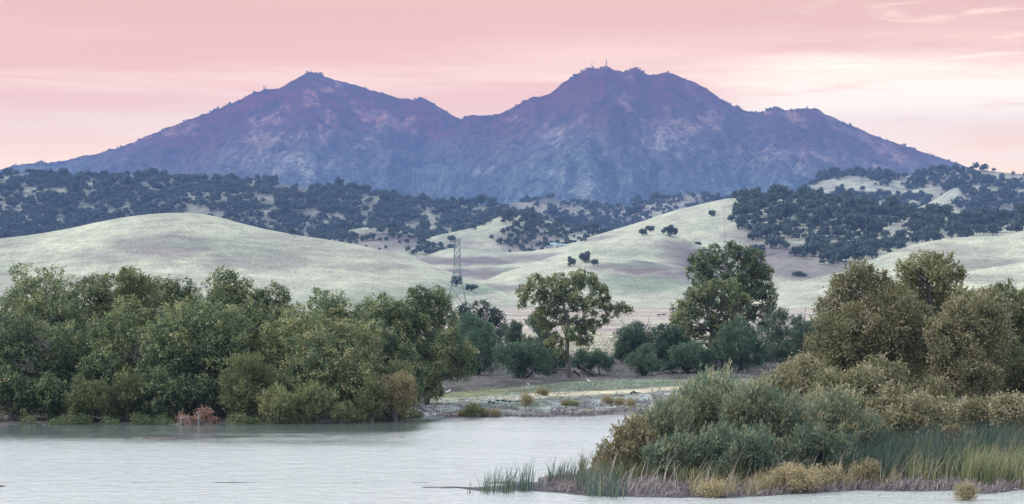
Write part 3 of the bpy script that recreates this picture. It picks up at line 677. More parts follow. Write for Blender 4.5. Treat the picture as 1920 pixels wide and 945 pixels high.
tree(BU, 'bush', 'rounded yellow-olive bush on the water edge, left of two alike', 520, 722, 796, 84, 226, 'olive', n=10, fill=1.05, tint=.16)
tree(BU, 'bush', 'rounded yellow-olive bush on the water edge, right of two alike', 592, 716, 795, 88, 226.5, 'olive', n=10, fill=1.05, tint=.12)
tree(BU, 'bush', 'small low olive bush right of the two rounded bushes', 640, 750, 794, 52, 226, 'olive', n=7, tint=.05)
tree(BU, 'bush', 'olive bush in the shade left of the large tan bush', 695, 705, 792, 70, 229, 'olive', n=9, tint=.0)
tree(BU, 'bush', 'large tan willow bush at the right tip of the grove, palest on its right side', 740, 692, 788, 92, 231, 'gold', n=12, tint=-.12)
tree(BU, 'bush', 'small round tan-green bush top behind the large tan bush', 748, 676, 740, 72, 238, 'olive', n=8, tint=.1)
tree('dead_bush', 'bush', 'dead pinkish-brown bush fallen at the water edge of the grove', 372, 765, 796, 0, 226, 'pink',
     lobes=[(385, 778, 12), (370, 784, 10), (352, 785, 8), (340, 782, 6), (398, 787, 9), (378, 770, 7), (362, 788, 7)], trunk=.1, bark='drift', dens=.8)

for (x, t_, wd, Yv, ti, lab) in ((655, 552, 130, 248, .04, 'cottonwood closing the back row between the rounded-top one and the ragged dark one'), (520, 560, 120, 250, .02, 'cottonwood low in the back row above the brown-olive willow'), (130, 540, 130, 247, .0, 'cottonwood filling the gap left of the flat-topped pale one'), (285, 560, 110, 246, -.05, 'dark cottonwood directly below the round olive willow'), (300, 640, 110, 233, -.1, 'dark lower cottonwood left of the centre cottonwood'),
        (430, 620, 120, 234, -.06, 'dark lower cottonwood right of the centre cottonwood'), (530, 600, 110, 244, .0, 'shaded cottonwood behind the dense olive-green one'), (700, 600, 130, 258, -.08, 'dark lower cottonwood behind the yellowish leaning one'), (190, 650, 120, 234, -.1, 'dark lower cottonwood above the low olive bush'), (760, 640, 90, 250, -.06, 'dark cottonwood crown above the large tan willow bush')):
    tree(CW, 'tree', lab, x, t_, 792, wd, Yv, 'cottonwood', n=14, tint=ti)
# ------------------------------------------------------------------ the middle bank
tree(OK_, 'tree', 'dark blackish oak behind the teal willow, right of the steel tower', 905, 570, 680, 0, 420, 'dark',
     lobes=[(870, 590, 20), (900, 588, 22), (930, 600, 22), (880, 615, 26), (915, 625, 28), (940, 625, 14), (855, 612, 16)], trunk=.4)
tree(WI, 'tree', 'teal willow with a thick short trunk, left of the multi-stemmed one', 888, 593, 700, 0, 350, 'teal',
     lobes=[(880, 615, 26), (905, 625, 22), (862, 640, 24), (895, 650, 30), (925, 655, 22), (870, 675, 20), (915, 680, 20), (890, 690, 14)], base=893, trunk=.42, bark='dark_bark', tint=.05)
tree(WI, 'tree', 'teal willow with many spreading dark stems on the middle bank', 980, 640, 715, 0, 340, 'teal',
     lobes=[(985, 662, 24), (950, 680, 20), (1015, 680, 22), (980, 692, 22), (1005, 655, 14), (935, 665, 14), (960, 660, 16), (1025, 695, 10)], base=975, trunk=.3, stems=5, bark='dark_bark', tint=.02)
tree(WI, 'tree', 'hazy green willow behind the left side of the tall open cottonwood', 960, 640, 700, 95, 380, 'teal', n=8, trunk=.25, tint=.02)
tree(WI, 'tree', 'pale grey-green shrub behind the left boughs of the open cottonwood', 1010, 585, 690, 70, 410, 'grey', n=9, trunk=.2, tint=-.12)
tree(WI, 'tree', 'pale low shrub between the dark oak and the open cottonwood', 962, 598, 660, 50, 415, 'grey', n=7, trunk=.2, tint=-.15)
hero = [(985, 550, 17), (1005, 532, 17), (978, 572, 9), (1028, 540, 19), (1050, 528, 16), (1078, 530, 19), (1098, 524, 20), (1120, 545, 18), (1060, 555, 22), (1085, 566, 20), (1030, 572, 20), (1010, 560, 15),
        (1108, 575, 18), (1132, 572, 13), (1048, 600, 20), (1020, 612, 18), (1090, 605, 20), (1112, 612, 14), (1072, 630, 20), (1040, 640, 18), (1100, 640, 14), (1148, 584, 13), (1165, 577, 11), (1178, 582, 8), (1135, 597, 11), (1050, 665, 12), (1012, 590, 14), (1140, 560, 6)]
tree(CW, 'tree', 'tall open cottonwood with bare trunk and a bough reaching right, in the middle', 1070, 508, 690, 0, 343, 'cottonwood', lobes=hero, base=1068, trunk=.31,
     trunk_pts=[(1068, 716), (1066, 690), (1063, 660), (1064, 635), (1066, 610), (1060, 585), (1052, 560)], tint=.08, dens=1.3, twigs=2, limb=.6)
tree(WI, 'tree', 'low dark willow right of the open cottonwood trunk', 1110, 655, 702, 0, 352, 'teal', lobes=[(1095, 672, 16), (1120, 676, 18), (1140, 684, 13), (1108, 686, 14), (1082, 680, 12)], base=1120, trunk=.18, stems=3, bark='dark_bark', tint=-.16)
tree(WI, 'tree', 'low dark willow half hidden behind the open cottonwood trunk', 1040, 655, 700, 0, 356, 'teal', lobes=[(1025, 672, 16), (1045, 670, 16), (1060, 680, 14), (1035, 685, 12)], base=1040, trunk=.18, stems=2, bark='dark_bark', tint=-.16)
tree(WI, 'tree', 'large teal willow crown under the bare snags right of the open cottonwood', 1200, 608, 695, 0, 372, 'teal',
     lobes=[(1172, 635, 22), (1195, 628, 22), (1215, 640, 26), (1180, 660, 26), (1205, 665, 26), (1165, 660, 14)], base=1195, trunk=.3, stems=3, bark='dark_bark', tint=-.06)
tree(WI, 'tree', 'small bright teal willow in front, left of the driftwood tangle', 1210, 645, 705, 0, 350, 'teal',
     lobes=[(1210, 662, 16), (1190, 678, 16), (1218, 682, 18), (1235, 690, 12), (1200, 694, 10)], base=1205, trunk=.22, stems=4, bark='dark_bark', tint=.1)
tree(WI, 'tree', 'greyish teal willow left of the big olive cottonwood pair', 1258, 608, 690, 0, 374, 'teal', lobes=[(1245, 628, 20), (1268, 630, 18), (1255, 650, 24), (1275, 655, 20), (1240, 665, 20), (1262, 672, 20)], trunk=.25, stems=2, bark='dark_bark', tint=-.02)
tree(WI, 'tree', 'low spreading teal willow above the driftwood tangle', 1300, 645, 700, 0, 352, 'teal', lobes=[(1275, 668, 20), (1300, 665, 22), (1325, 675, 18), (1290, 684, 18), (1315, 690, 14), (1260, 688, 14)], trunk=.2, stems=4, bark='dark_bark', tint=.05)
tree(CW, 'tree', 'tallest dark cottonwood of the middle bank, rising square-topped behind the olive one', 1374, 460, 640, 0, 400, 'cottonwood',
     lobes=[(1310, 490, 20), (1335, 480, 22), (1365, 475, 22), (1395, 480, 24), (1420, 490, 22), (1435, 515, 18), (1310, 515, 24), (1345, 510, 30), (1385, 515, 32), (1420, 530, 28), (1440, 550, 20), (1405, 560, 34), (1440, 575, 16), (1360, 550, 34), (1315, 540, 20), (1420, 600, 26)],
     trunk=.5, tint=-.1)
tree(CW, 'tree', 'broad olive-topped cottonwood in front of the tallest dark one', 1333, 526, 680, 0, 376, 'cottonwood',
     lobes=[(1320, 545, 22), (1345, 542, 20), (1372, 550, 20), (1395, 570, 18), (1295, 560, 20), (1275, 580, 18), (1268, 605, 16), (1290, 600, 30), (1330, 580, 36), (1370, 590, 30), (1340, 620, 34), (1300, 630, 26), (1290, 650, 18), (1365, 630, 28)],
     base=1345, trunk=.4, tint=.09)
tree(WI, 'tree', 'drooping green willow with a straight dark trunk below the olive cottonwood', 1392, 595, 695, 0, 352, 'teal',
     lobes=[(1390, 615, 20), (1365, 632, 18), (1412, 630, 18), (1385, 645, 26), (1420, 655, 18), (1360, 660, 16), (1400, 670, 22), (1425, 678, 12), (1370, 680, 14)], base=1387, trunk=.38, bark='dark_bark', tint=-.06)
tree(CW, 'tree', 'slim cottonwood with twin trunks left of the drooping willow', 1340, 640, 690, 0, 358, 'cottonwood', lobes=[(1340, 655, 18), (1355, 672, 16), (1328, 675, 14)], base=1350, trunk=.28, stems=3, bark='dark_bark', tint=-.12)
tree(WI, 'tree', 'pale grey half-bare willow right of the drooping green one', 1455, 580, 705, 0, 372, 'grey',
     lobes=[(1450, 600, 16), (1470, 598, 12), (1445, 630, 20), (1470, 630, 18), (1455, 660, 22), (1475, 660, 14), (1440, 680, 18), (1462, 690, 16)], trunk=.28, tint=-.2, dens=.7, twigs=2)
tree(WI, 'tree', 'grey-green willow under the slim dead pole, left of the big tan tree', 1505, 600, 705, 0, 385, 'grey', lobes=[(1500, 612, 16), (1525, 616, 14), (1490, 635, 20), (1515, 640, 22), (1495, 665, 22), (1520, 670, 20), (1480, 690, 18)], trunk=.25, tint=-.22)

# ------------------------------------------------------------------ right bank
tree(WI, 'tree', 'big tan-leaved willow on the right bank, its left top broken into open sprays', 1620, 505, 760, 0, 186, 'tan',
     lobes=[(1588, 525, 23), (1610, 515, 21), (1638, 528, 25), (1655, 545, 21), (1575, 550, 25), (1600, 560, 41), (1640, 575, 43), (1680, 580, 39), (1570, 590, 34), (1555, 620, 36), (1600, 620, 48), (1650, 630, 50), (1700, 620, 39), (1540, 655, 34), (1590, 670, 43), (1530, 690, 30), (1560, 720, 39), (1690, 670, 39), (1500, 690, 21), (1665, 545, 20), (1672, 600, 34), (1625, 590, 40)],
     base=1640, trunk=.3, tint=.0, dens=1.1)
tree(WI, 'tree', 'tallest open-crowned brown willow on the right bank with its dark trunk showing', 1745, 475, 700, 0, 190, 'tan',
     lobes=[(1740, 492, 21), (1765, 495, 16), (1720, 505, 23), (1695, 508, 17), (1782, 515, 17), (1755, 520, 25), (1715, 535, 30), (1775, 540, 21), (1798, 518, 9), (1740, 555, 27), (1700, 560, 27), (1770, 570, 21), (1720, 590, 32), (1760, 600, 30), (1735, 635, 34), (1760, 670, 34), (1720, 660, 30), (1745, 700, 30)],
     base=1748, trunk=.28, trunk_pts=[(1748, 760), (1746, 690), (1744, 620), (1744, 570), (1740, 530)], tint=-.06, dens=.9, twigs=3)
tree(WI, 'tree', 'tan willow with rosy drooping leaves right of the tallest brown willow', 1820, 560, 740, 0, 182, 'tan',
     lobes=[(1800, 590, 30), (1830, 585, 27), (1855, 600, 30), (1870, 630, 27), (1820, 625, 41), (1780, 640, 41), (1850, 660, 36), (1800, 680, 41), (1830, 710, 36), (1790, 720, 30), (1765, 680, 27), (1850, 730, 23), (1755, 620, 23), (1795, 600, 26), (1845, 570, 18)],
     trunk=.25, tint=.08, dens=1.1)
tree(WI, 'tree', 'olive willow at the right edge of the view behind the rosy one', 1885, 540, 720, 0, 196, 'olive',
     lobes=[(1860, 560, 21), (1885, 558, 25), (1840, 575, 23), (1910, 580, 32), (1890, 610, 39), (1930, 620, 39), (1900, 660, 41), (1950, 660, 41), (1880, 700, 34), (1930, 710, 39)],
     base=1900, trunk=.25, tint=-.12)
tree(WI, 'tree', 'darker willow filling the hollow between the big tan willow and the tallest brown one', 1710, 600, 780, 150, 196, 'tan', n=13, trunk=.25, tint=-.22)
tree(BU, 'bush', 'tan willow bush at the left foot of the big tan willow', 1505, 662, 760, 110, 180, 'tan', n=10, tint=.12)
tree(BU, 'bush', 'olive willow bush in front of the big tan willow', 1615, 680, 790, 120, 174, 'tan', n=11, tint=.08)
tree(BU, 'bush', 'broad tan-green bush with a dark underside behind the bulrushes', 1720, 735, 850, 150, 168, 'tan', n=13, fill=1.05, tint=.14)
tree(BU, 'bush', 'small upright tan bush under the tallest brown willow', 1750, 700, 790, 80, 176, 'tan', n=8, tint=.08)
tree(BU, 'bush', 'tan bush behind the right end of the bulrushes', 1825, 735, 850, 90, 170, 'tan', n=10, tint=.14)
tree(BU, 'bush', 'pale tan bush at the right edge of the view behind the bulrushes', 1895, 728, 850, 110, 168, 'tan', n=11, tint=.2)
tree(BU, 'bush', 'small golden weed bush poking up behind the bulrushes', 1790, 795, 845, 55, 163, 'gold', n=7, tint=-.1)
for (x, t_, b_, wd, Yv, ti, lab) in ((1590, 600, 770, 130, 184, -.1, 'shaded tan willow crown low in the big tan willow'), (1660, 650, 820, 110, 178, .0, 'tan willow bush between the big tan willow and the tallest brown one'), (1850, 640, 800, 120, 188, -.2, 'dark willow hollow behind the rosy drooping willow'),
        (1680, 715, 850, 110, 170, .1, 'tan bush left of the broad tan-green one'), (1460, 690, 780, 110, 178, .06, 'low tan willow bush furthest left on the right bank'), (1780, 735, 850, 90, 172, .06, 'tan bush between the broad one and the right-end one'), (1560, 690, 800, 110, 174, .02, 'olive-tan bush directly above the silvery sandbar willow'), (1930, 640, 800, 110, 184, -.1, 'brown willow crown cut by the right edge of the view')):
    tree(BU if b_ - t_ < 140 else WI, 'bush' if b_ - t_ < 140 else 'tree', lab, x, t_, b_, wd, Yv, 'tan', n=12, fill=1.1, tint=ti, trunk=.15)
# foreground willow shrub, several separate shrubs
tree('sandbar_willow', 'bush', 'tallest grey-green sandbar willow of the front thicket, at its upper left', 1330, 688, 880, 190, 160, 'grey', n=18, tint=0.10, trunk=.12, stems=8)
tree('sandbar_willow', 'bush', 'grey-green sandbar willow on the left slope of the front thicket, above the brown bush', 1248, 742, 885, 125, 157, 'grey', n=14, tint=0.12, trunk=.1, stems=6)
tree('sandbar_willow', 'bush', 'grey-green sandbar willow in the middle of the front thicket', 1430, 712, 890, 190, 156, 'grey', n=18, tint=0.10, trunk=.12, stems=8)
tree('sandbar_willow', 'bush', 'silvery sandbar willow at the right end of the front thicket, above the bulrushes', 1565, 726, 880, 190, 160, 'grey', n=18, tint=0.16, trunk=.12, stems=8)
tree('sandbar_willow', 'bush', 'dark low sandbar willow in front of the middle of the thicket', 1380, 790, 905, 190, 150.5, 'grey', n=15, tint=-0.06, trunk=.1, stems=6)
tree('sandbar_willow', 'bush', 'dark low sandbar willow behind the tan weeds at the right of the thicket', 1530, 800, 900, 150, 153, 'grey', n=13, tint=-0.04, trunk=.1, stems=6)
tree('sandbar_willow', 'bush', 'low sandbar willow at the left foot of the thicket, beside the brown bush', 1265, 815, 905, 120, 151, 'grey', n=11, tint=0.00, trunk=.08, stems=5)
tree('brown_bush', 'bush', 'brown-olive feathery bush at the left tip of the right bank', 1178, 780, 895, 0, 154, 'gold',
     lobes=[(1190, 800, 18), (1165, 815, 18), (1208, 822, 18), (1180, 835, 26), (1148, 845, 20), (1135, 865, 18), (1165, 870, 24), (1205, 855, 24), (1190, 885, 18), (1125, 880, 10), (1150, 885, 16)], trunk=.08, stems=5, tint=-.22)

# ------------------------------------------------------------------ small bushes on the mudflat and weeds
def weed(label, px, base_py, wd, ht, sp, kind='weed_bush', n=6, tint=0.0, group=None, dens=1.0):
    p = g_at(px, base_py)
    tree(kind, 'bush', label, px, base_py - ht, base_py + 1, wd, p[1], sp, n=n, trunk=.03, stems=3, tint=tint, group=group, leafk=.62, dens=dens)
weed('round golden bush alone on the mudflat', 987, 762, 27, 25, 'gold', tint=.02)
weed('small golden bush behind the round one on the mudflat', 1017, 742, 27, 15, 'gold')
weed('olive-centred bush at the water edge of the mudflat', 888, 782, 36, 27, 'olive', tint=.1)
weed('low golden bush touching the olive-centred one on its right', 920, 781, 50, 14, 'gold')
weed('tiny golden bush touching the olive-centred one on its left', 868, 781, 18, 9, 'gold')
weed('small low golden bush in the centre of the mudflat, left of its pair', 1060, 761, 17, 8, 'gold')
weed('small low greenish bush in the centre of the mudflat, right of its pair', 1076, 761, 20, 9, 'olive', tint=.2)
weed('golden bush left of two near the right side of the mudflat', 1140, 760, 24, 16, 'gold')
weed('golden bush right of two near the right side of the mudflat', 1161, 760, 18, 12, 'gold')
weed('pale golden bush just left of the front willow thicket', 1182, 762, 18, 13, 'gold', tint=.1)
weed('broad tan weed clump at the foot of the front thicket', 1490, 922, 105, 52, 'gold', 'weed_clump', 12, .18)
weed('tan weed clump right of the broad one, with pale stalks', 1560, 915, 55, 38, 'gold', 'weed_clump', 8, .1)
weed('tall tan weed clump in front of the bulrushes', 1625, 910, 62, 45, 'gold', 'weed_clump', 8, .05)
weed('low orange-tan weed clump on the front edge of the bank', 1338, 932, 58, 26, 'gold', 'weed_clump', 8, .1)
tree('weed_clump', 'bush', 'round orange-tan weed clump standing in the water at the right', 1812, 905, 942, 44, CAMH * F / (938 - HZ), 'gold', n=8, trunk=.03, stems=3, tint=.12, leafk=.55)

# ------------------------------------------------------------------ reeds
def blades(name, mat, pts, h, wd, lean, tint, tv=.15, segs=3, parent=None):
    n = len(pts); pts = np.asarray(pts, float)
    H = np.broadcast_to(np.asarray(h, float), (n,)) * rng.uniform(.65, 1.15, n)
    an = rng.uniform(0, 2 * np.pi, n); ln = rng.normal(0, lean, n)[:, None] * np.stack([np.cos(an), np.sin(an)], 1) + np.array([lean * .6, 0])
    fa = rng.uniform(0, np.pi, n); wv_ = np.stack([np.cos(fa), np.sin(fa) * .6, np.zeros(n)], 1) * wd / 2
    V = []
    for i in range(segs + 1):
        u = i / segs; c = pts.copy(); c[:, 2] += H * (u - .12 * u * u * np.abs(ln).sum(1)); c[:, :2] += ln * H[:, None] * (u ** 2)
        k = (1 - u ** 2) + .12
        V += [c - wv_ * k, c + wv_ * k]
    V = np.stack(V, 1); m_ = 2 * (segs + 1); b0 = np.arange(n)[:, None] * m_
    Q = np.concatenate([np.stack([b0[:, 0] + 2 * i, b0[:, 0] + 2 * i + 1, b0[:, 0] + 2 * i + 3, b0[:, 0] + 2 * i + 2], 1) for i in range(segs)])
    me = mesh_np(name, V.reshape(-1, 3), Q)
    t_ = np.tile(np.clip(np.asarray(tint) + rng.normal(0, tv, n), 0, 1), segs)
    a = me.attributes.new('tint', 'FLOAT', 'FACE'); a.data.foreach_set('value', t_.astype(np.float32)); me.materials.append(M[mat])
    return me
def on_ground(px, Y):
    X_ = (np.asarray(px) - 960) / F * Y; return np.stack([X_, Y, np.maximum(ground_z(X_, Y), -.25)], 1)
def area_pts(n, p0, p1, y0, y1, clump=0.0):
    px = rng.uniform(p0, p1, n); py = rng.uniform(y0, y1, n)
    if clump:
        k = vn(px / clump, py / 5, 91); keep = k > .42; px, py = px[keep], py[keep]
    return on_ground(px, CAMH * F / (py - HZ) * 1.0)
def stuff(name, me, label, cat): return tag(link(name, me), label, cat, kind='stuff')
# Y from ~147 (front) to ~170; rows of the base points in photo pixels
bul = np.concatenate([area_pts(8000, 1560, 2000, 872, 906), area_pts(3000, 1600, 1800, 895, 912, 25), area_pts(1200, 1500, 1600, 885, 905, 20)])
px_ = bul[:, 0] / bul[:, 1] * F + 960
stuff('bulrushes', blades('bulrushes', 'leaf_reed', bul, 1.85 + .5 * ss(1650, 1900, px_) + .7 * fbm(px_ / 30, bul[:, 1] / 3, 4, 5), .032, .3, .40 + .45 * fbm(px_ / 14, bul[:, 1] / 2, 3, 15), .28), 'dense blue-green bulrushes along the right bank', 'reeds')
sed = np.concatenate([area_pts(4200, 1800, 2000, 895, 917), area_pts(500, 1690, 1800, 900, 914, 15)])
stuff('sedge', blades('sedge', 'leaf_sedge', sed, 1.75 + .5 * fbm(sed[:, 0] * 1.2, sed[:, 1] / 2, 3, 6), .036, .28, .45 + .35 * fbm(sed[:, 0] * 2, sed[:, 1], 3, 16), .26), 'yellow-green reeds at the right front of the bank', 'reeds')
sg2 = np.concatenate([area_pts(1800, 1085, 1260, 888, 915, 12), area_pts(1300, 1260, 1420, 898, 918, 18), area_pts(500, 1400, 1600, 900, 916, 18)])
stuff('sedge', blades('sedge', 'leaf_sedge', sg2, 1.15 + .5 * fbm(sg2[:, 0] * 1.2, sg2[:, 1] / 2, 3, 6), .034, .3, .22, .28), 'green sedge along the foot of the front willow thicket', 'reeds')
def edge_py(px): return crv([(868, 917), (900, 921), (1000, 922), (1100, 929), (1200, 933), (1350, 934), (1500, 926), (1620, 920), (1700, 922), (1780, 921), (1850, 926), (1920, 918), (2300, 905)], px)
ppx = np.concatenate([rng.uniform(1010, 2000, 4200), rng.uniform(1400, 1620, 500)]); ppy = edge_py(ppx) - np.abs(rng.normal(0, 6, len(ppx))) - 1
k_ = ppx < 1420; ppy[k_] -= rng.uniform(0, 16, k_.sum())
stb = on_ground(ppx, CAMH * F / (ppy - HZ))
sme = blades('reed_stubble', 'leaf_stubble', stb, .34 * (.5 + 1.3 * vn(ppx / 14, ppx * 0, 3)), .07, .6, .45, .25, 2)
stuff('reed_stubble', sme, 'broken pale reed stubble on the dark mud edge of the right bank', 'reed stubble')
# fallen reed litter on the mud
L = Leaves(); lp = on_ground(*(lambda a, b: (a, CAMH * F / (b - HZ)))(rng.uniform(1020, 1990, 3500), edge_py(rng.uniform(1020, 1990, 3500)) - rng.uniform(1, 22, 3500)))
lp[:, 2] += .05
L.add(lp, np.tile(np.array([[1., 0, .1]]), (len(lp), 1)), 2, .08, .45, .035, 'shoot', .35, .25, np.array([.2, 0, 0]))
stuff('reed_litter', L.mesh('reed_litter', M['leaf_stubble']), 'fallen grey reed litter lying on the mud of the right bank', 'reed litter')
dp = np.concatenate([area_pts(260, 1560, 1990, 885, 916), area_pts(90, 1440, 1600, 895, 922), area_pts(70, 1100, 1400, 905, 925)])
stuff('dead_reed_stalks', blades('dead_reed_stalks', 'leaf_stubble', dp, 1.7, .045, .45, .85, .15, 4), 'pale dead reed stalks standing among the green reeds of the bank', 'reeds')
sb_p = rng.uniform(-120, 800, 7000); sb_p = sb_p[(vn(sb_p / 26, sb_p * 0, 21) + .4 * vn(sb_p / 7, sb_p * 0, 22) > .62) & ((sb_p < 325) | (sb_p > 415))]; sb_Y = shoreY(sb_p) + rng.uniform(.2, 5.5, len(sb_p))
sb = on_ground(sb_p, sb_Y); sb[:, 2] += rng.uniform(0, .8, len(sb)) * vn(sb_p / 16, sb_p * 0, 9)
L = Leaves(); L.add(sb, unit(rng.normal(0, 1, (len(sb), 3)) + np.array([0, -.6, .5])), 6, .16, .18, .1, 'leaf', .1 + .5 * fbm(sb_p / 30, sb_p * 0, 3, 4), .15)
stuff('shore_undergrowth', L.mesh('shore_undergrowth', M['leaf_olive']), 'low olive undergrowth hanging over the water below the grove', 'undergrowth')
wd_p = np.concatenate([rng.uniform(1395, 1560, 900), rng.uniform(1580, 1690, 350), rng.uniform(1290, 1380, 250)])
wd_pt = on_ground(wd_p, CAMH * F / (edge_py(wd_p) - np.abs(rng.normal(2, 8, len(wd_p))) - 3 - HZ))
stuff('dry_weeds', blades('dry_weeds', 'leaf_gold', wd_pt, .95 * (.4 + vn(wd_p / 12, wd_p * 0, 31)), .04, .5, .62, .2, 3), 'tangled straw-coloured weeds along the front edge of the right bank', 'weeds')
db_x = rng.uniform(780, 1280, 2600); db_y = 783 - np.abs(rng.normal(0, 16, 2600)); kk = vn(db_x / 30, db_y / 2.2, 44) > .5
db = on_ground(db_x[kk], CAMH * F / (db_y[kk] - HZ)); db = db[db[:, 2] > -.05]; db[:, 2] = np.maximum(db[:, 2], 0) + .03
L = Leaves(); L.add(db, np.tile(np.array([[0, -.3, 1.]]), (len(db), 1)), 4, .10, .28, .07, 'shoot', .02, .12, np.array([.9, 0, 0]))
stuff('mud_debris', L.mesh('mud_debris', M['leaf_stubble']), 'dark clods and rotten stalks strewn over the wet edge of the mudflat', 'debris')
# separate reed tufts on the thin spit
tf = [(882, 925, 34, 5, 'smallest reed tuft, farthest left in the water off the spit'), (913, 924, 46, 22, 'thin reed tuft second from the left end of the spit'), (937, 924, 58, 34, 'dense tall reed tuft left of the bent one on the spit'),
      (953, 923, 50, 26, 'reed tuft just right of the dense tall one on the spit'), (982, 921, 55, 40, 'dense dark reed tuft whose tips bend right over the water'), (1010, 916, 26, 8, 'sparse short reed tuft between the bent tuft and the bushy one'),
      (1032, 915, 40, 16, 'reed tuft with straight thin blades in the middle of the spit'), (1052, 912, 46, 34, 'bushy reed tuft on the right half of the spit'), (1078, 914, 50, 22, 'airy reed tuft left of the brown bush'), (1092, 922, 42, 40, 'low thick reed tuft where the spit joins the bank'),
      (1118, 930, 62, 50, 'leaning green reed tuft below the brown bush'), (1150, 932, 56, 50, 'reed tuft in front of the brown bush, right of the leaning one')]
for px, py, hp, n, lab in tf:
    Y0 = CAMH * F / (py - HZ); P_ = np.stack([rng.normal(px, 4.5 + n * .14, int(n * 1.4)), np.full(int(n * 1.4), 0.)], 1)
    pts = on_ground(P_[:, 0], Y0 + rng.normal(0, .6, int(n * 1.4))); X0 = (px - 960) / F * Y0; z0 = float(max(ground_z(X0, Y0), -.2))
    me = blades('reed_tuft', 'leaf_reed', pts - np.array([X0, Y0, z0]), hp * Y0 / F, .034, .24, .5, .22)
    o = link('reed_tuft', me); o.location = (X0, Y0, z0); tag(o, lab, 'reeds', 'reed tufts on the spit')
# short plants at the far bank foot and on the mudflat
pxr = rng.uniform(790, 1290, 9000); pyr = rng.uniform(712, 782, 9000)
kk = vn(pxr / 22, pyr / 3.2, 55) > .60
pts = on_ground(pxr[kk], CAMH * F / (pyr[kk] - HZ)); pts = pts[pts[:, 2] > .02]
stuff('mudflat_plants', blades('mudflat_plants', 'leaf_sedge', pts, .12, .06, .4, .3, .25, 1), 'sprinkle of low plants on the mudflat', 'ground plants')
pxr = rng.uniform(790, 1300, 9000); pyr = rng.uniform(715, 740, 9000)
pts = on_ground(pxr, CAMH * F / (pyr - HZ)); wv1 = pts[:, 1] - 1.5 * pts[:, 0]; pp_ = pts[:, 0] / pts[:, 1] * F + 960; qq_ = HZ + (CAMH - pts[:, 2]) / pts[:, 1] * F; pts = pts[(qq_ > crv([(700, 742), (800, 738), (870, 733), (1000, 722), (1140, 712), (1270, 711), (1400, 711)], pp_)) & (qq_ < crv([(700, 750), (800, 747), (870, 745), (1000, 737), (1140, 732), (1270, 724), (1400, 722)], pp_))]
stuff('bank_grass', blades('bank_grass', 'leaf_sedge', pts[::2], .13, .07, .5, .12, .12, 1), 'low green grass strip below the middle bank', 'grass')

pxr = rng.uniform(780, 1520, 16000); pyr = rng.uniform(676, 724, 16000)
kk = (vn(pxr / 18, pyr / 2.6, 57) > .52); pts = on_ground(pxr[kk], CAMH * F / (pyr[kk] - HZ)); pp_ = pxr[kk]; qq_ = HZ + (CAMH - pts[:, 2]) / pts[:, 1] * F
ok_ = qq_ < crv([(700, 742), (800, 738), (870, 733), (1000, 722), (1140, 712), (1270, 711), (1400, 711)], pp_)
stuff('bank_undergrowth', blades('bank_undergrowth', 'leaf_stubble', pts[ok_], .28 * (.4 + vn(pp_[ok_] / 9, qq_[ok_] / 3, 8)), .06, .7, .08, .14, 2), 'dry dark undergrowth on the soil of the middle bank', 'ground plants')
pxr = rng.uniform(860, 1480, 9000); pyr = rng.uniform(640, 690, 9000)
pts = on_ground(pxr, CAMH * F / (pyr - HZ))
stuff('meadow_grass', blades('meadow_grass', 'leaf_sedge', pts, .35, .12, .5, .7, .2, 1), 'dry pale grass of the meadow behind the middle bank', 'grass')
# ------------------------------------------------------------------ driftwood, logs, snags
def wood(name, cat, label, Y, strokes, mat='drift', seg=7, jit=.3, group=None):
    """strokes: list of [(px,py),...], r0, r1"""
    p0 = strokes[0][0][0]; X0 = (p0[0] - 960) / F * Y; z0 = float(max(ground_z(X0, Y), 0))
    T = Tubes()
    for pts, r0, r1 in strokes:
        P_ = np.array([W3(x, y, Y) for x, y in pts]); P_[:, 1] += rng.normal(0, jit, len(P_)) + np.linspace(0, rng.normal(0, jit * 2), len(P_))
        t_ = np.linspace(0, 1, len(P_)); tt = np.linspace(0, 1, len(P_) * 3)
        Q_ = np.stack([crv(list(zip(t_, P_[:, i])), tt) for i in range(3)], 1)
        T.add(Q_, np.linspace(r0, r1, len(tt)), seg)
    for q in range(len(T.v)): T.v[q] = T.v[q] - np.array([X0, Y, z0])
    o = link(name, T.mesh(name, M[mat])); o.location = (X0, Y, z0)
    return tag(o, label, cat, group)
Yd = g_at(830, 742)[1]
wood('driftwood_log', 'driftwood', 'pale forked driftwood log with one upright branch at the end of the grove', Yd,
     [([(806, 742), (820, 741), (833, 738), (846, 733)], .13, .16), ([(834, 738), (833, 728), (830, 718), (822, 708)], .10, .03), ([(831, 721), (826, 712), (828, 704)], .05, .02), ([(842, 735), (848, 739), (855, 742)], .08, .05), ([(806, 743), (795, 744)], .10, .04)])
wood('tree_stump', 'stump', 'small dark stump beside the pale driftwood log', g_at(793, 745)[1], [([(793, 746), (793, 741)], .16, .14)], 'dark_bark', jit=0)
wood('driftwood_root', 'driftwood', 'dark arched driftwood root on the right of the mudflat', g_at(1187, 739)[1], [([(1181, 740), (1184, 735), (1189, 734), (1194, 739)], .09, .06), ([(1186, 737), (1196, 736), (1205, 737)], .05, .02)], 'dark_bark')
wood('driftwood_branch', 'driftwood', 'dark broken branch lying left of the arched root', g_at(1164, 742)[1], [([(1160, 742), (1165, 740), (1169, 742)], .06, .03)], 'dark_bark', jit=.1)
wood('dead_branch', 'driftwood', 'pale bare branches trailing into the water from the dead pink bush', 224.5, [([(338, 780), (340, 788), (336, 795), (320, 796)], .05, .02), ([(338, 786), (341, 795)], .05, .02), ([(338, 784), (347, 782), (353, 786), (357, 795)], .045, .02)], 'drift', jit=.05)
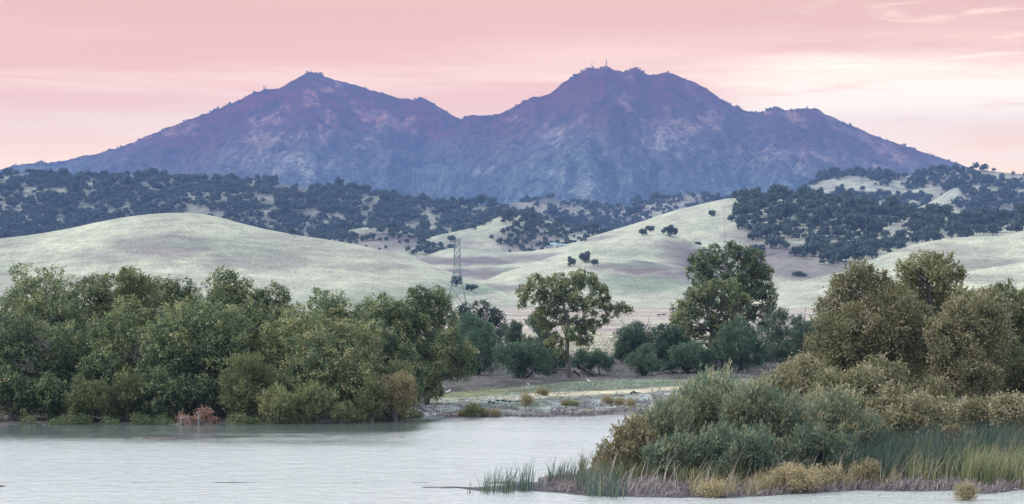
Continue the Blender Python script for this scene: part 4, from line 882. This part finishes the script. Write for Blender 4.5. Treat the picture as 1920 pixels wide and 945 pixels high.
wood('fallen_trunk', 'log', 'dark fallen trunk leaning down right beside the open cottonwood', 346, [([(1084, 688), (1098, 694), (1110, 702), (1122, 712)], .26, .16), ([(1090, 695), (1104, 704), (1118, 712)], .18, .1), ([(1076, 696), (1086, 704), (1092, 713)], .15, .08), ([(1095, 692), (1112, 706)], .12, .08)], 'dark_bark')
wood('fallen_trunk', 'log', 'dark low bough lying left of the open cottonwood trunk', 350, [([(1062, 692), (1050, 692), (1040, 697), (1032, 697)], .16, .08), ([(1040, 697), (1028, 703)], .08, .04)], 'dark_bark')
wood('fallen_trunk', 'log', 'long crooked branch on the bank between the two teal willows', 344, [([(968, 713), (950, 714), (936, 714), (922, 707), (912, 703)], .2, .08), ([(985, 706), (1000, 708), (1012, 714)], .14, .06)], 'dark_bark')
sp_ = []
for i in range(26):
    x = rng.uniform(1215, 1335); y = rng.uniform(694, 712); L_ = rng.uniform(15, 45); a_ = rng.normal(0, .25)
    pts = [(x + L_ * u, min(y + math.sin(a_) * L_ * u + rng.normal(0, 1.6), 714)) for u in (0, .33, .66, 1)]
    sp_.append((pts, rng.uniform(.06, .15), .05))
wood('driftwood_tangle', 'driftwood', 'long tangle of dark driftwood piled on the bank below the teal willows', 352, sp_, 'dark_bark', jit=.8)
wood('dead_snag', 'dead tree', 'bare dead stems sticking out above the large teal willow crown', 372, [([(1196, 625), (1195, 610), (1192, 597)], .10, .03), ([(1200, 625), (1201, 612), (1199, 600)], .10, .03), ([(1190, 622), (1185, 608), (1186, 602)], .07, .02),
     ([(1205, 625), (1212, 612), (1216, 603), (1217, 593)], .08, .02), ([(1212, 613), (1218, 608), (1222, 604)], .04, .02), ([(1180, 625), (1170, 608), (1164, 592)], .07, .02), ([(1166, 604), (1160, 598)], .04, .01), ([(1214, 628), (1222, 618), (1230, 612)], .05, .02)], 'snag')
wood('dead_snag', 'dead tree', 'crooked dead grey tree between the drooping willow and the pale half-bare one', 374, [([(1432, 690), (1436, 650), (1440, 615), (1434, 585), (1430, 560)], .14, .03), ([(1440, 620), (1450, 600), (1462, 585), (1470, 575)], .08, .02), ([(1436, 640), (1425, 615), (1420, 600)], .07, .02), ([(1450, 600), (1446, 585)], .04, .02)], 'snag')
wood('dead_snag', 'dead tree', 'slim dead pole with a few twigs left of the big tan willow', 382, [([(1507, 640), (1507, 600), (1509, 572)], .08, .02), ([(1507, 610), (1500, 595)], .04, .01), ([(1508, 600), (1513, 592)], .03, .01)], 'snag')
def twig(T, p, d, L_, r, depth):
    q = p; pts = [p]
    for _ in range(4):
        d = unit(d + rng.normal(0, .22, 3) + np.array([0, 0, .05])); q = q + d * L_ / 4; pts.append(q)
    T.add(np.array(pts), np.linspace(r * .7, r * .4, 5), 5)
    if depth:
        for k in (2, 3, 4): twig(T, pts[k], unit(d + rng.normal(0, .65, 3)), L_ * .62, r * .55, depth - 1)
for lab, x, y, Yv, sz in (('grey bare twigs showing in the side of the far left cottonwood', 96, 668, 229, 1.3), ('second clump of grey bare twigs, lower and nearer the left edge', 60, 700, 226.5, .9), ('grey bare twigs in the hollow left of the centre cottonwood', 258, 680, 228.5, 1.0)):
    p0 = W3(x, y, Yv); T = Tubes()
    for k in range(3): twig(T, np.zeros(3) + np.array([k * .3 - .3, 0, 0]), unit(np.array([rng.normal(0, .5), -.35, .9])), sz, .035, 3)
    o = link('bare_twigs', T.mesh('bare_twigs', M['snag'])); o.location = tuple(p0); tag(o, lab, 'dead twigs')

# ------------------------------------------------------------------ birds
def duck_mesh(name, mat, s=1.0, up=False):
    bm = bmesh.new()
    prof = [(-.30, .02, .00), (-.24, .05, .02), (-.12, .10, .0), (0, .12, -.01), (.10, .10, .0), (.17, .06, .05), (.20, .04, .12), (.22, .038, .17), (.26, .05, .21), (.31, .04, .21), (.36, .015, .195), (.40, .008, .19)]
    rings = []
    for x, r, z in prof:
        zz = z + .22 + (x + .3) * (.35 if up else 0)
        rings.append([bm.verts.new((x * s, r * math.cos(a) * s, (zz + r * math.sin(a)) * s)) for a in np.linspace(0, 2 * math.pi, 8, endpoint=False)])
    for a, b in zip(rings[:-1], rings[1:]):
        for i in range(8): bm.faces.new((a[i], a[(i + 1) % 8], b[(i + 1) % 8], b[i]))
    bm.faces.new(rings[0][::-1]); bm.faces.new(rings[-1])
    me = bpy.data.meshes.new(name); bm.to_mesh(me); bm.free(); me.materials.append(mat)
    for p in me.polygons: p.use_smooth = True
    return me
def leg_mesh(y, s, mat):
    T = Tubes(); T.add([(0, y * s, .18 * s), (.01 * s, y * s, .08 * s), (0, y * s, -.02)], [.014 * s] * 3, 5); T.add([(0, y * s, -.01), (.07 * s, y * s, -.01)], [.018 * s, .008 * s], 5)
    return T.mesh('leg', mat)
M['duck'] = simple_mat('dark_plumage', (0.035, 0.03, 0.03), .7, 20, .3)
M['egret'] = simple_mat('white_plumage', (0.8, 0.8, 0.8), .7, 20, .05)
M['birdleg'] = simple_mat('bird_leg', (0.05, 0.045, 0.04), .6)
dm = duck_mesh('duck', M['duck'], .72); lm1 = leg_mesh(.05, .72, M['birdleg']); lm2 = leg_mesh(-.05, .72, M['birdleg'])
DL = ['leftmost dark bird of the row resting on the mudflat', 'second dark bird from the left, nearest the water', 'small dark bird third from the left in the row on the mudflat', 'fourth dark bird from the left in the row on the mudflat', 'fifth dark bird from the left, close beside the fourth', 'rightmost dark bird of the row, nearest the round golden bush']
for i, (x, y) in enumerate([(917, 757), (925, 758), (933.5, 754), (943, 754), (947.5, 755), (956, 756)]):
    p = g_at(x, y); r = empty('duck', p, DL[i], 'bird', 'dark birds on the mudflat'); r.rotation_euler = (0, 0, rng.uniform(-.5, .5) + (0 if i % 2 else math.pi))
    link('body', dm, r); link('leg', lm1, r); link('leg', lm2, r)
em = duck_mesh('white_bird', M['egret'], .75, True); sm_ = duck_mesh('white_bird_small', M['egret'], .5)
for x, y, me_, lab in ((1104, 718, em, 'white bird standing on the grass below the fallen trunk'), (991, 722, sm_, 'small white bird on the bank below the multi-stemmed willow')):
    p = g_at(x, y); r = empty('white_bird', p, lab, 'bird'); r.rotation_euler = (0, 0, 2.6)
    link('body', me_, r); link('leg', lm1, r); link('leg', lm2, r)

# ------------------------------------------------------------------ steel lattice tower
def lattice(name, label, base, H, w0, w1, bend_h, cat='tower', r=.09, mat='steel', panels=14, arms=()):
    root = empty(name, base, label, cat)
    def half(z):
        return w0 / 2 + (w1 / 2 - w0 / 2) * min(1, z / bend_h) if z < bend_h else w1 / 2 * (1 - .12 * (z - bend_h) / (H - bend_h))
    cs = [(-1, -1), (1, -1), (1, 1), (-1, 1)]
    for sx, sy in cs:
        T = Tubes(); zs = [0, bend_h, H]
        T.add([(sx * half(z), sy * half(z), z) for z in zs], [r * 1.5] * 3, 4)
        link('leg', T.mesh('leg', M[mat], False), root)
    T = Tubes(); zs = [0]
    while zs[-1] < H - .5: zs.append(min(H, zs[-1] + max(1.9 * half(zs[-1]) * 1.25, 2.2)))
    for a, b in zip(zs[:-1], zs[1:]):
        for (sx, sy), (tx, ty) in zip(cs, cs[1:] + cs[:1]):
            pa = (sx * half(a), sy * half(a), a); pb = (tx * half(b), ty * half(b), b); pc = (tx * half(a), ty * half(a), a); pd = (sx * half(b), sy * half(b), b)
            T.add([pa, pb], [r * .75] * 2, 4); T.add([pc, pd], [r * .75] * 2, 4); T.add([pd, pb], [r * .8] * 2, 4)
    link('bracing', T.mesh('bracing', M[mat], False), root)
    for z in arms:
        for s in (-1, 1):
            T = Tubes()
            for q in (-1, 1): T.add([(q * half(z), s * half(z), z), (0, s * (half(z) + 5), z + .3)], [r * .8] * 2, 4); T.add([(q * half(z), s * half(z), z + 1.6), (0, s * (half(z) + 5), z + .3)], [r * .8] * 2, 4)
            link('crossarm', T.mesh('crossarm', M[mat], False), root)
    return root
Yt = 1330.; xt = (857 - 960) / F * Yt; zt = float(ground_z(xt, Yt))
Ht = CAMH + (HZ - 448) / F * Yt - zt
tw = lattice('transmission_tower', 'grey-green steel lattice power tower in front of the pale left hill', (xt, Yt, zt), Ht, 9.6, 2.9, Ht * .57, r=.12, arms=(Ht - 2.5, Ht - 9, Ht - 15.5))
tw.rotation_euler = (0, 0, math.radians(0))

# ------------------------------------------------------------------ mountain-top structures
def mast(label, px, py, base_py, key, r, dishes, twin=0.0):
    p = HL[key][1](px, base_py); yk = p[1]; top = CAMH + (HZ - py) / F * yk; h = top - p[2]
    root = empty('radio_mast', tuple(p), label, 'mast')
    for s in ((-twin / 2, twin / 2) if twin else (0,)):
        T = Tubes(); T.add([(s, 0, -6), (s, 0, h)], [r, r * .6], 6); link('mast_pole', T.mesh('mast_pole', M['snag'], False), root)
        for z in dishes:
            T = Tubes(); T.add([(s, -3.2, h * z), (s, -1.2, h * z), (s, 0, h * z)], [2.6, 2.2, .6], 10); T.add([(s, 0, h * z - 3), (s, 0, h * z + 3)], [1.7, 1.7], 6)
            link('dish', T.mesh('dish', M['snag'], False), root)
mast('slim left radio mast on the summit of the right-hand peak', 1110, 114, 128, 'mt_right', .9, (.35,))
mast('thicker right radio mast with dishes on the summit of the right-hand peak', 1137, 112, 124, 'mt_right', 1.1, (.9, .55, .3))
mast('pair of short radio towers on the left shoulder of the left-hand peak', 495.5, 161, 169, 'mt_left', 1.0, (.85,), twin=6.5)
p = HL['mt_left'][1](583, 135)
root = empty('lookout_tower', (p[0], p[1], p[2] - 2), 'tiny lookout tower on the tip of the left-hand peak', 'tower')
for s in (-1, 1):
    T = Tubes(); T.add([(s * 1.6, 0, -2), (s * 1.3, 0, 7)], [.6, .6], 5); link('leg', T.mesh('leg', M['snag'], False), root)
def box_me(name, a, b, mat, roof=0):
    bm = bmesh.new(); x0, y0, z0 = a; x1, y1, z1 = b
    v = [bm.verts.new(c) for c in ((x0, y0, z0), (x1, y0, z0), (x1, y1, z0), (x0, y1, z0), (x0, y0, z1), (x1, y0, z1), (x1, y1, z1), (x0, y1, z1))]
    for f in ((0, 3, 2, 1), (4, 5, 6, 7), (0, 1, 5, 4), (1, 2, 6, 5), (2, 3, 7, 6), (3, 0, 4, 7)): bm.faces.new([v[i] for i in f])
    me = bpy.data.meshes.new(name); bm.to_mesh(me); bm.free(); me.materials.append(mat); return me
link('cabin', box_me('cabin', (-2.6, -2.6, 6), (2.6, 2.6, 10), M['snag']), root)

# ------------------------------------------------------------------ farmstead on the big slope
M['wall'] = simple_mat('house_wall', (0.55, 0.55, 0.55), .8, 2, .1)
M['roof'] = simple_mat('house_roof', (0.30, 0.42, 0.50), .6, 2, .15)
M['glass'] = simple_mat('window_glass', (0.05, 0.06, 0.08), .2, 2, .1)
def house(label, px, py, w_, d_, h_, rz):
    p = HL['big_slope'][1](px, py)
    r = empty('farm_building', (p[0], p[1], p[2] - .6), label, 'building', 'farm buildings on the slope'); r.rotation_euler = (0, 0, rz)
    link('wall', box_me('wall', (-w_ / 2, -d_ / 2, 0), (w_ / 2, d_ / 2, h_), M['wall']), r)
    bm = bmesh.new(); e = .5; rh = h_ * .5
    lo = [bm.verts.new(c) for c in ((-w_ / 2 - e, -d_ / 2 - e, h_), (w_ / 2 + e, -d_ / 2 - e, h_), (w_ / 2 + e, d_ / 2 + e, h_), (-w_ / 2 - e, d_ / 2 + e, h_))]
    a = bm.verts.new((-w_ / 2 - e, 0, h_ + rh)); b = bm.verts.new((w_ / 2 + e, 0, h_ + rh))
    for f in ((lo[0], lo[1], b, a), (lo[2], lo[3], a, b), (lo[1], lo[2], b), (lo[3], lo[0], a), (lo[0], lo[3], lo[2], lo[1])): bm.faces.new(f)
    me = bpy.data.meshes.new('roof'); bm.to_mesh(me); bm.free(); me.materials.append(M['roof']); link('roof', me, r)
    for s in (-.28, .22):
        link('window', box_me('window', (w_ * s - .6, -d_ / 2 - .05, h_ * .35), (w_ * s + .6, -d_ / 2 + .02, h_ * .75), M['glass']), r)
house('leftmost low farm building with a blue-grey roof, below the dark trees', 1028, 465.5, 7, 6, 2.6, .2)
house('middle farm building, tallest and palest of the three', 1038, 464, 6, 6, 3.6, -.1)
house('long farm building on the right of the farm among the trees', 1050, 462.5, 11, 6, 2.4, .15)

# ------------------------------------------------------------------ hillside oaks
def oak_arrays(nl, leaf, seed, wob=1.0):
    """unit oak: crown width 1, trunk base at 0, height about .85"""
    g = np.random.default_rng(seed); n = g.integers(7, 12)
    k = np.arange(n) + .5; ph = np.arccos(1 - 1.65 * k / n); th = np.pi * (1 + 5 ** .5) * k + g.uniform(0, 6)
    d = unit(np.stack([np.cos(th) * np.sin(ph), np.sin(th) * np.sin(ph), np.cos(ph)], 1) + g.normal(0, .2 * wob, (n, 3)))
    r = g.uniform(.14, .22, n); c = np.array([0, 0, .40]) + d * np.array([.5, .5, .38]) * (1 - r[:, None] * 1.6) * g.uniform(.7, 1.1, (n, 1))
    c = np.concatenate([c, [[0, 0, .42]]]); r = np.append(r, .24)
    w_ = r ** 2 / (r ** 2).sum(); idx = g.choice(len(r), nl, p=w_)
    dd = unit(g.normal(0, 1, (nl, 3)) + np.array([0, 0, .15])); p = c[idx] + dd * r[idx][:, None] * g.uniform(.6, 1.1, (nl, 1))
    p[:, 2] = np.maximum(p[:, 2], .04)
    nr = unit(dd + g.normal(0, .5, (nl, 3))); u = unit(np.cross(nr, g.normal(0, 1, (nl, 3)))); v = np.cross(nr, u)
    q = np.stack([p - u * leaf / 2, p + v * leaf / 2, p + u * leaf / 2, p - v * leaf / 2], 1).reshape(-1, 3)
    return q, np.clip(g.normal(.45, .2, nl), 0, 1), c
oak_p = []
for i in range(6):
    q, t_, c = oak_arrays(900, .095, 100 + i)
    L = Leaves(); L.v = [q]; L.t = [t_]; cm = L.mesh('oak_crown', M['leaf_hilloak'])
    T = Tubes(); T.add(np.array([(0, 0, -.12), (0, 0, .12), (.01, 0, .3)]), [.045, .035, .025], 6)
    for cc in c[:7]: T.add(np.array([(0, 0, .14), (cc[0] * .5, cc[1] * .5, .14 + (cc[2] - .14) * .6), tuple(cc)]), [.022, .016, .008], 5)
    oak_p.append((cm, T.mesh('oak_trunk', M['dark_bark'])))
oak_far = [oak_arrays(150, .20, 300 + i)[:2] for i in range(5)]
oak_mid = [oak_arrays(260, .15, 400 + i)[:2] for i in range(5)]
def put_oak(p, w_, label, group=None, hs=1.0, var=None, sink=0.0):
    i = int(rng.integers(0, 6)) if var is None else var
    r = empty('oak_tree', (p[0], p[1], p[2] - sink), label, 'tree', group); r.scale = (w_, w_, w_ * hs); r.rotation_euler = (0, 0, rng.uniform(0, 6.28))
    link('crown', oak_p[i][0], r); link('trunk', oak_p[i][1], r)
iso = [  # hill, px, base py, width px, height factor, label
 ('lower_knoll', 1071, 500, 19, 1.25, 'small open oak left of the big pair on the lower knoll, standing on its own'), ('lower_knoll', 1097, 493, 28, .95, 'largest rounded oak of the group on the lower knoll'), ('lower_knoll', 1115, 498, 17, .95, 'oak touching the right side of the largest one on the lower knoll'),
 ('knoll', 1206, 442, 18, 1.0, 'small oak on the crest of the knoll, the left one in front'), ('knoll', 1218, 434, 20, .75, 'low oak just behind the small one on the knoll crest'), ('knoll', 1257, 443, 33, .8, 'wide oak on the right shoulder of the knoll crest'),
 ('big_slope', 1335, 406, 18, .85, 'lone oak on the open slope left of the fence line'), ('big_slope', 1371, 415, 18, .9, 'left oak of the pair beside the fence line'), ('big_slope', 1390, 424, 30, .85, 'right oak of the pair beside the fence line, wider'),
 ('big_slope', 1411, 450, 24, .85, 'oak below the pair at the left foot of the wood'), ('big_slope', 1420, 478, 34, .8, 'low oak directly above the tallest cottonwood'), ('big_slope', 1308, 460, 18, .5, 'low oak just peeking over the right side of the knoll'),
 ('left_hill', 856, 536, 28, .9, 'dark oak seen through the steel tower'), ('left_hill', 884, 546, 28, .65, 'low wide oak right of the steel tower'), ('left_hill', 548, 440, 17, .8, 'lone oak on the crest of the pale left hill'),
 ('pointed', 847, 453, 19, .8, 'round oak directly behind the top of the steel tower')]
for k, x, y, wp, hs, lab in iso:
    p = HL[k][1](x, y); put_oak(p, wp * p[1] / F, lab, None, hs, sink=0.0)
# farm trees
fl = [(1023, 463, 14, 1.0), (1030, 463, 10, .9), (1046, 460, 10, .9), (1055, 459, 9, .8), (1062, 458, 9, .9), (1069, 456, 10, .9), (1078, 455, 9, .7), (1090, 453, 6, 1.5), (1097, 452, 9, .7)]
for i, (x, y, wp, hs) in enumerate(fl):
    p = HL['big_slope'][1](x, y); put_oak(p, wp * p[1] / F, '%s dark green tree from the left in the row beside the farm buildings' % ('first', 'second', 'third', 'fourth', 'fifth', 'sixth', 'seventh', 'eighth', 'ninth')[i], 'farm trees in a row on the slope', hs)
for (x, y, wp, hs, lab) in ((1495, 518, 26, .45, 'low teal thicket on the valley floor, wider one left of the small one'), (1508, 519, 14, .6, 'small round teal bush between the thicket and the hillside on the valley floor')):
    p = HL['big_slope'][1](x, y); put_oak(p, wp * p[1] / F, lab, None, hs)
cand = []
def woods(key, n, x0, x1, y0, y1, wpx, dens, seed, label, group, gap=.7, crest_n=0):
    g = np.random.default_rng(seed); surf, at_px, crest = HL[key]; acc = []
    P = g.uniform(x0, x1, n); T_ = g.uniform(0, 1, n) ** .8
    if crest_n: P = np.concatenate([g.uniform(x0, x1, crest_n), P]); T_ = np.concatenate([g.uniform(.97, 1.0, crest_n), T_])
    X_, Y_, Z_ = surf(P, T_); PYv = HZ - (Z_ - CAMH) / Y_ * F
    D = dens(P, PYv); rr = g.random(len(P)); wv2 = wpx * np.exp(g.normal(0, .34, len(P)))
    cellsz = wpx; grid = {}
    for i in range(len(P)):
        if not (y0 <= PYv[i] <= y1): continue
        if rr[i] > D[i]: continue
        cx, cy = int(P[i] // cellsz), int(PYv[i] // cellsz); bad = False
        for a in (-1, 0, 1):
            for b in (-1, 0, 1):
                for j in grid.get((cx + a, cy + b), ()):
                    if abs(P[j] - P[i]) < gap * wpx * .66 and abs(PYv[j] - PYv[i]) < gap * wpx * .33: bad = True; break
                if bad: break
            if bad: break
        if bad: continue
        grid.setdefault((cx, cy), []).append(i)
        cand.append((wv2[i], (X_[i], Y_[i], Z_[i]), wv2[i] * Y_[i] / F, label, group, float(g.uniform(.85, 1.2))))
def nz_(P, Q, a, b, s): return fbm(P / a, Q / b, 4, s)
def inv(P, Q, lst): return blobs(P + 12 * fbm(P / 25, Q / 12, 3, 71), Q + 5 * fbm(P / 20, Q / 10, 3, 72), lst)
woods('big_slope', 5200, 1370, 2060, 350, 500, 19,
      lambda P, Q: np.clip(ss(1368, 1400, P) * (1 - ss(0, 14, Q - crv([(1370, 400), (1400, 430), (1440, 452), (1500, 474), (1560, 490), (1620, 480), (1660, 470), (1720, 450), (1900, 430), (2060, 420)], P))) * (.95 + 2.0 * nz_(P, Q, 34, 20, 69) - 1.4 * inv(P, Q, [(1485, 398, 30, 8, 1), (1500, 435, 25, 6, 1), (1600, 436, 35, 6, .9), (1690, 435, 25, 6, .9), (1640, 395, 20, 5, .8), (1420, 385, 14, 5, .8), (1730, 420, 15, 4, .7), (1500, 455, 30, 5, .6)])), 0, 1),
      501, 'dark rounded oak packed into the wood on the right-hand slope', 'oaks of the wood on the right-hand slope', .62, 160)
lclear = [(25, 335, 30, 6, .8), (60, 348, 22, 9, .9), (105, 362, 22, 7, .9), (130, 375, 18, 5, .7), (120, 332, 26, 7, .8), (155, 340, 14, 9, .7), (235, 332, 18, 9, .8), (290, 352, 36, 8, .9), (115, 415, 20, 9, .9), (170, 388, 24, 9, .8), (200, 400, 26, 7, .7), (335, 368, 34, 9, .6),
          (540, 352, 44, 8, 1), (575, 356, 36, 7, .9), (470, 375, 40, 10, 1), (495, 395, 32, 16, 1), (425, 372, 20, 6, .9), (535, 402, 22, 9, .9), (640, 372, 20, 10, .6), (690, 380, 22, 10, .7), (660, 410, 24, 9, .7), (750, 400, 30, 10, .6), (850, 400, 30, 12, .7), (905, 405, 26, 10, .8), (820, 418, 14, 20, .8), (880, 440, 40, 12, .9), (10, 385, 14, 10, .6), (590, 432, 20, 8, .8), (370, 395, 28, 10, .6), (300, 385, 20, 8, .5)]
woods('left_ridge', 22000, -120, 1160, 300, 480, 11.8, lambda P, Q: np.clip(1.0 + 2.3 * nz_(P, Q, 30, 15, 61) + 1.2 * nz_(P, Q, 11, 7, 68) - 1.6 * inv(P, Q, lclear), 0.03, 1), 502, 'dark oak on the long wooded ridge behind the pale left hill', 'oaks of the long left ridge', .55, 700)
woods('pointed', 1500, 880, 1160, 398, 480, 12, lambda P, Q: np.clip(ss(930, 960, P - (Q - 410) * .2) * (1.0 + .8 * nz_(P, Q, 24, 10, 62)) * .7 + .06, 0, 1), 503, 'dark oak on the pointed hill left of centre', 'oaks of the pointed hill', .6, 26)
woods('low_wooded', 900, 600, 900, 420, 480, 13, lambda P, Q: np.clip(.5 + 1.5 * nz_(P, Q, 30, 14, 63), 0, 1), 504, 'dark oak on the low hill between the left ridge and the tower', 'oaks of the low hill', .7, 10)
woods('centre_far', 3200, 900, 1420, 360, 440, 10, lambda P, Q: np.clip(.55 + 1.0 * nz_(P, Q, 30, 9, 64) + .5 * ss(400, 418, Q) - .9 * inv(P, Q, [(985, 390, 50, 8, 1), (1035, 378, 22, 6, .8), (1190, 393, 40, 8, .9), (1150, 402, 30, 6, .7), (1275, 388, 20, 6, .8)]), 0.02, 1), 505, 'small blue-grey oak on the far hills in the centre', 'oaks of the far centre hills', .55, 70)
woods('right_far', 5500, 1480, 2060, 305, 420, 11, lambda P, Q: np.clip(.9 + 2.2 * nz_(P, Q, 30, 12, 65) - 1.3 * inv(P, Q, [(1590, 350, 60, 12, 1), (1660, 357, 60, 8, 1), (1545, 350, 26, 12, 1), (1740, 365, 34, 10, .9), (1800, 322, 22, 6, .7), (1880, 325, 60, 5, .8)]), 0.02, 1), 506, 'dark oak on the far right hills below the end of the mountain', 'oaks of the far right hills', .55, 200)
woods('right_far_spur', 1800, 1640, 2060, 345, 420, 13, lambda P, Q: np.clip(1.0 * ss(1785, 1815, P + (Q - 360) * .4) + .6 * nz_(P, Q, 26, 12, 66) - .2 + .9 * ss(1700, 1650, P), 0, 1), 507, 'dark oak on the spur of the far right hills', 'oaks of the far right spur', .55, 40)
cand.sort(key=lambda c: -c[0])
def region(c):
    x = c[1][0] / c[1][1] * F + 960; y = HZ - (c[1][2] - CAMH) / c[1][1] * F; k = c[3]
    if 'wood on' in k:
        col_ = 'left end' if x < 1480 else 'left half' if x < 1600 else 'middle' if x < 1720 else 'right half' if x < 1830 else 'right end'
        row_ = 'upper edge' if y < 392 else 'upper part' if y < 412 else 'heart' if y < 434 else 'lower part' if y < 456 else 'lowest fringe'
        return 'dark oak in the %s, %s of the right-hand hillside wood' % (row_, col_), 'oaks of the right-hand wood, %s, %s' % (row_, col_)
    if 'long wooded' in k:
        col_ = 'left end' if x < 200 else 'left half' if x < 420 else 'middle' if x < 640 else 'right half' if x < 860 else 'right end'
        row_ = 'crest' if y < 345 else 'upper flank' if y < 375 else 'middle flank' if y < 410 else 'lower flank'
        return 'dark oak on the %s, %s of the long left ridge' % (row_, col_), 'oaks of the long ridge, %s, %s' % (row_, col_)
    return c[3], c[4]
NI = 300 - len(iso) - len(fl) - 2
for c_ in cand[:NI]:
    lab, grp = region(c_); put_oak(c_[1], c_[2], lab, grp, c_[5])
VV = []; TT = []
for (wp, p, w_, lab, grp, hs) in cand[NI:]:
    q, t_ = (oak_mid if wp > 12 else oak_far)[int(rng.integers(0, 5))]
    a = rng.uniform(0, 6.28); ca, sa = math.cos(a), math.sin(a)
    v = q * w_; v = np.stack([v[:, 0] * ca - v[:, 1] * sa, v[:, 0] * sa + v[:, 1] * ca, v[:, 2] * hs], 1) + np.array(p)
    VV.append(v); TT.append(t_)
print('oaks', len(cand), 'individual', NI)
L = Leaves(); L.v = VV; L.t = TT
stuff('oak_woodland', L.mesh('oak_woodland', M['leaf_hilloak']), 'distant dark oak woodland spread over the far ridges', 'woodland')
# scrub and pines along the mountain skyline and flanks
VV = []; TT = []; g = np.random.default_rng(9)
for key, x0, x1, seed in (('mt_left', -60, 880, 1), ('mt_right', 700, 1900, 2)):
    surf, at_px, crest = HL[key]
    P = g.uniform(x0, x1, 700); kp = vn(P / 9, P * 0, 77 + seed) > .52; P = P[kp]
    T_ = g.uniform(.985, 1.0, len(P)); W_ = g.uniform(5, 12, len(P)) * (1 + 1.2 * (g.random(len(P)) > .95))
    P2 = g.uniform(x0, x1, 3600); T2 = g.uniform(.25, .97, 3600); kp = fbm(P2 / 22, T2 * 14, 4, 12) > -.02
    P = np.concatenate([P, P2[kp]]); T_ = np.concatenate([T_, T2[kp]]); W_ = np.concatenate([W_, g.uniform(5, 11, kp.sum())])
    X_, Y_, Z_ = surf(P, T_)
    for i in range(len(P)):
        q, t_ = oak_far[int(g.integers(0, 5))]; s = slice(0, 4 * 60)
        v = q[s] * W_[i] * 1.05; v[:, 2] *= g.uniform(.7, 1.5) if T_[i] > .97 else .6
        VV.append(v + np.array([X_[i], Y_[i], Z_[i] - .1 * W_[i]])); TT.append(t_[:60])
L = Leaves(); L.v = VV; L.t = TT
M['leaf_mscrub'] = leaf_mat('mountain_scrub_foliage', [(0.0, (0.04, 0.03, 0.045)), (1.0, (0.08, 0.05, 0.075))])
stuff('mountain_scrub', L.mesh('mountain_scrub', M['leaf_mscrub']), 'dark scrub and small pines on the mountain', 'scrub')
# fence line on the big slope
T = Tubes(); surf = HL['big_slope'][1]; last = None
for i in range(30):
    y = 382 + i * 3.0; p = surf(1357 + (2 if y > 400 else 0) * (y - 400) / 70, y)
    T.add([p + np.array([0, 0, -.3]), p + np.array([0, 0, 1.6])], [.06, .06], 4)
    if last is not None: T.add([last + np.array([0, 0, 1.3]), p + np.array([0, 0, 1.3])], [.06, .06], 3); T.add([last + np.array([0, 0, .7]), p + np.array([0, 0, .7])], [.06, .06], 3)
    last = p
tag(link('wire_fence', T.mesh('wire_fence', M['snag'], False)), 'thin fence line running straight down the slope left of the oak wood', 'fence')
# small field bushes on the valley floor
for i, (x, y) in enumerate(((1236, 592), (1245, 591))):
    p = g_at(x, y); put_oak(p, 9 * p[1] / F, ('left', 'right')[i] + ' one of two low green field bushes on the pale meadow', 'field bushes on the meadow', .45)

rng = np.random.default_rng(77)
tree(WI, 'tree', 'feathery tan willow closing the gap between the big tan willow and the tallest brown one', 1690, 540, 740, 0, 189, 'tan',
     lobes=[(1680, 560, 26), (1705, 575, 26), (1670, 600, 34), (1700, 620, 36), (1725, 600, 26), (1690, 660, 38), (1735, 650, 30), (1665, 640, 30)], trunk=.22, tint=-.02, dens=1.1)
tree(WI, 'tree', 'tan-olive willow filling in behind the rosy one, left of the view edge', 1845, 560, 740, 0, 193, 'tan',
     lobes=[(1800, 560, 22), (1825, 572, 24), (1850, 568, 24), (1875, 580, 26), (1790, 590, 28), (1860, 620, 34), (1775, 620, 28), (1880, 660, 34)], trunk=.22, tint=.0, dens=1.1)
# ------------------------------------------------------------------ haze
m, t = mat_new('haze_air')
o = N(t, 'ShaderNodeOutputMaterial'); pv = N(t, 'ShaderNodeVolumePrincipled')
pv.inputs['Color'].default_value = HAZE_COL + (1,); pv.inputs['Density'].default_value = HAZE_D
pv.inputs['Anisotropy'].default_value = 0.0
t.links.new(pv.outputs[0], o.inputs['Volume'])
lo, hi = np.array([1e9] * 3), np.array([-1e9] * 3)
for ob in sc.objects:
    if ob.type == 'MESH' and ob.name.split('.')[0] in ('ground', 'mountain', 'hill', 'water'):
        co = np.empty(len(ob.data.vertices) * 3, np.float32); ob.data.vertices.foreach_get('co', co); co = co.reshape(-1, 3)
        lo = np.minimum(lo, co.min(0)); hi = np.maximum(hi, co.max(0))
me = box_me('haze', (lo[0] - 60, lo[1] - 60, lo[2] - 1), (hi[0] + 60, hi[1] + 60, hi[2] + 60), m)
tag(link('haze', me), kind='stuff')
me.materials[0] = m
print('verts', sum(len(x.vertices) for x in bpy.data.meshes))
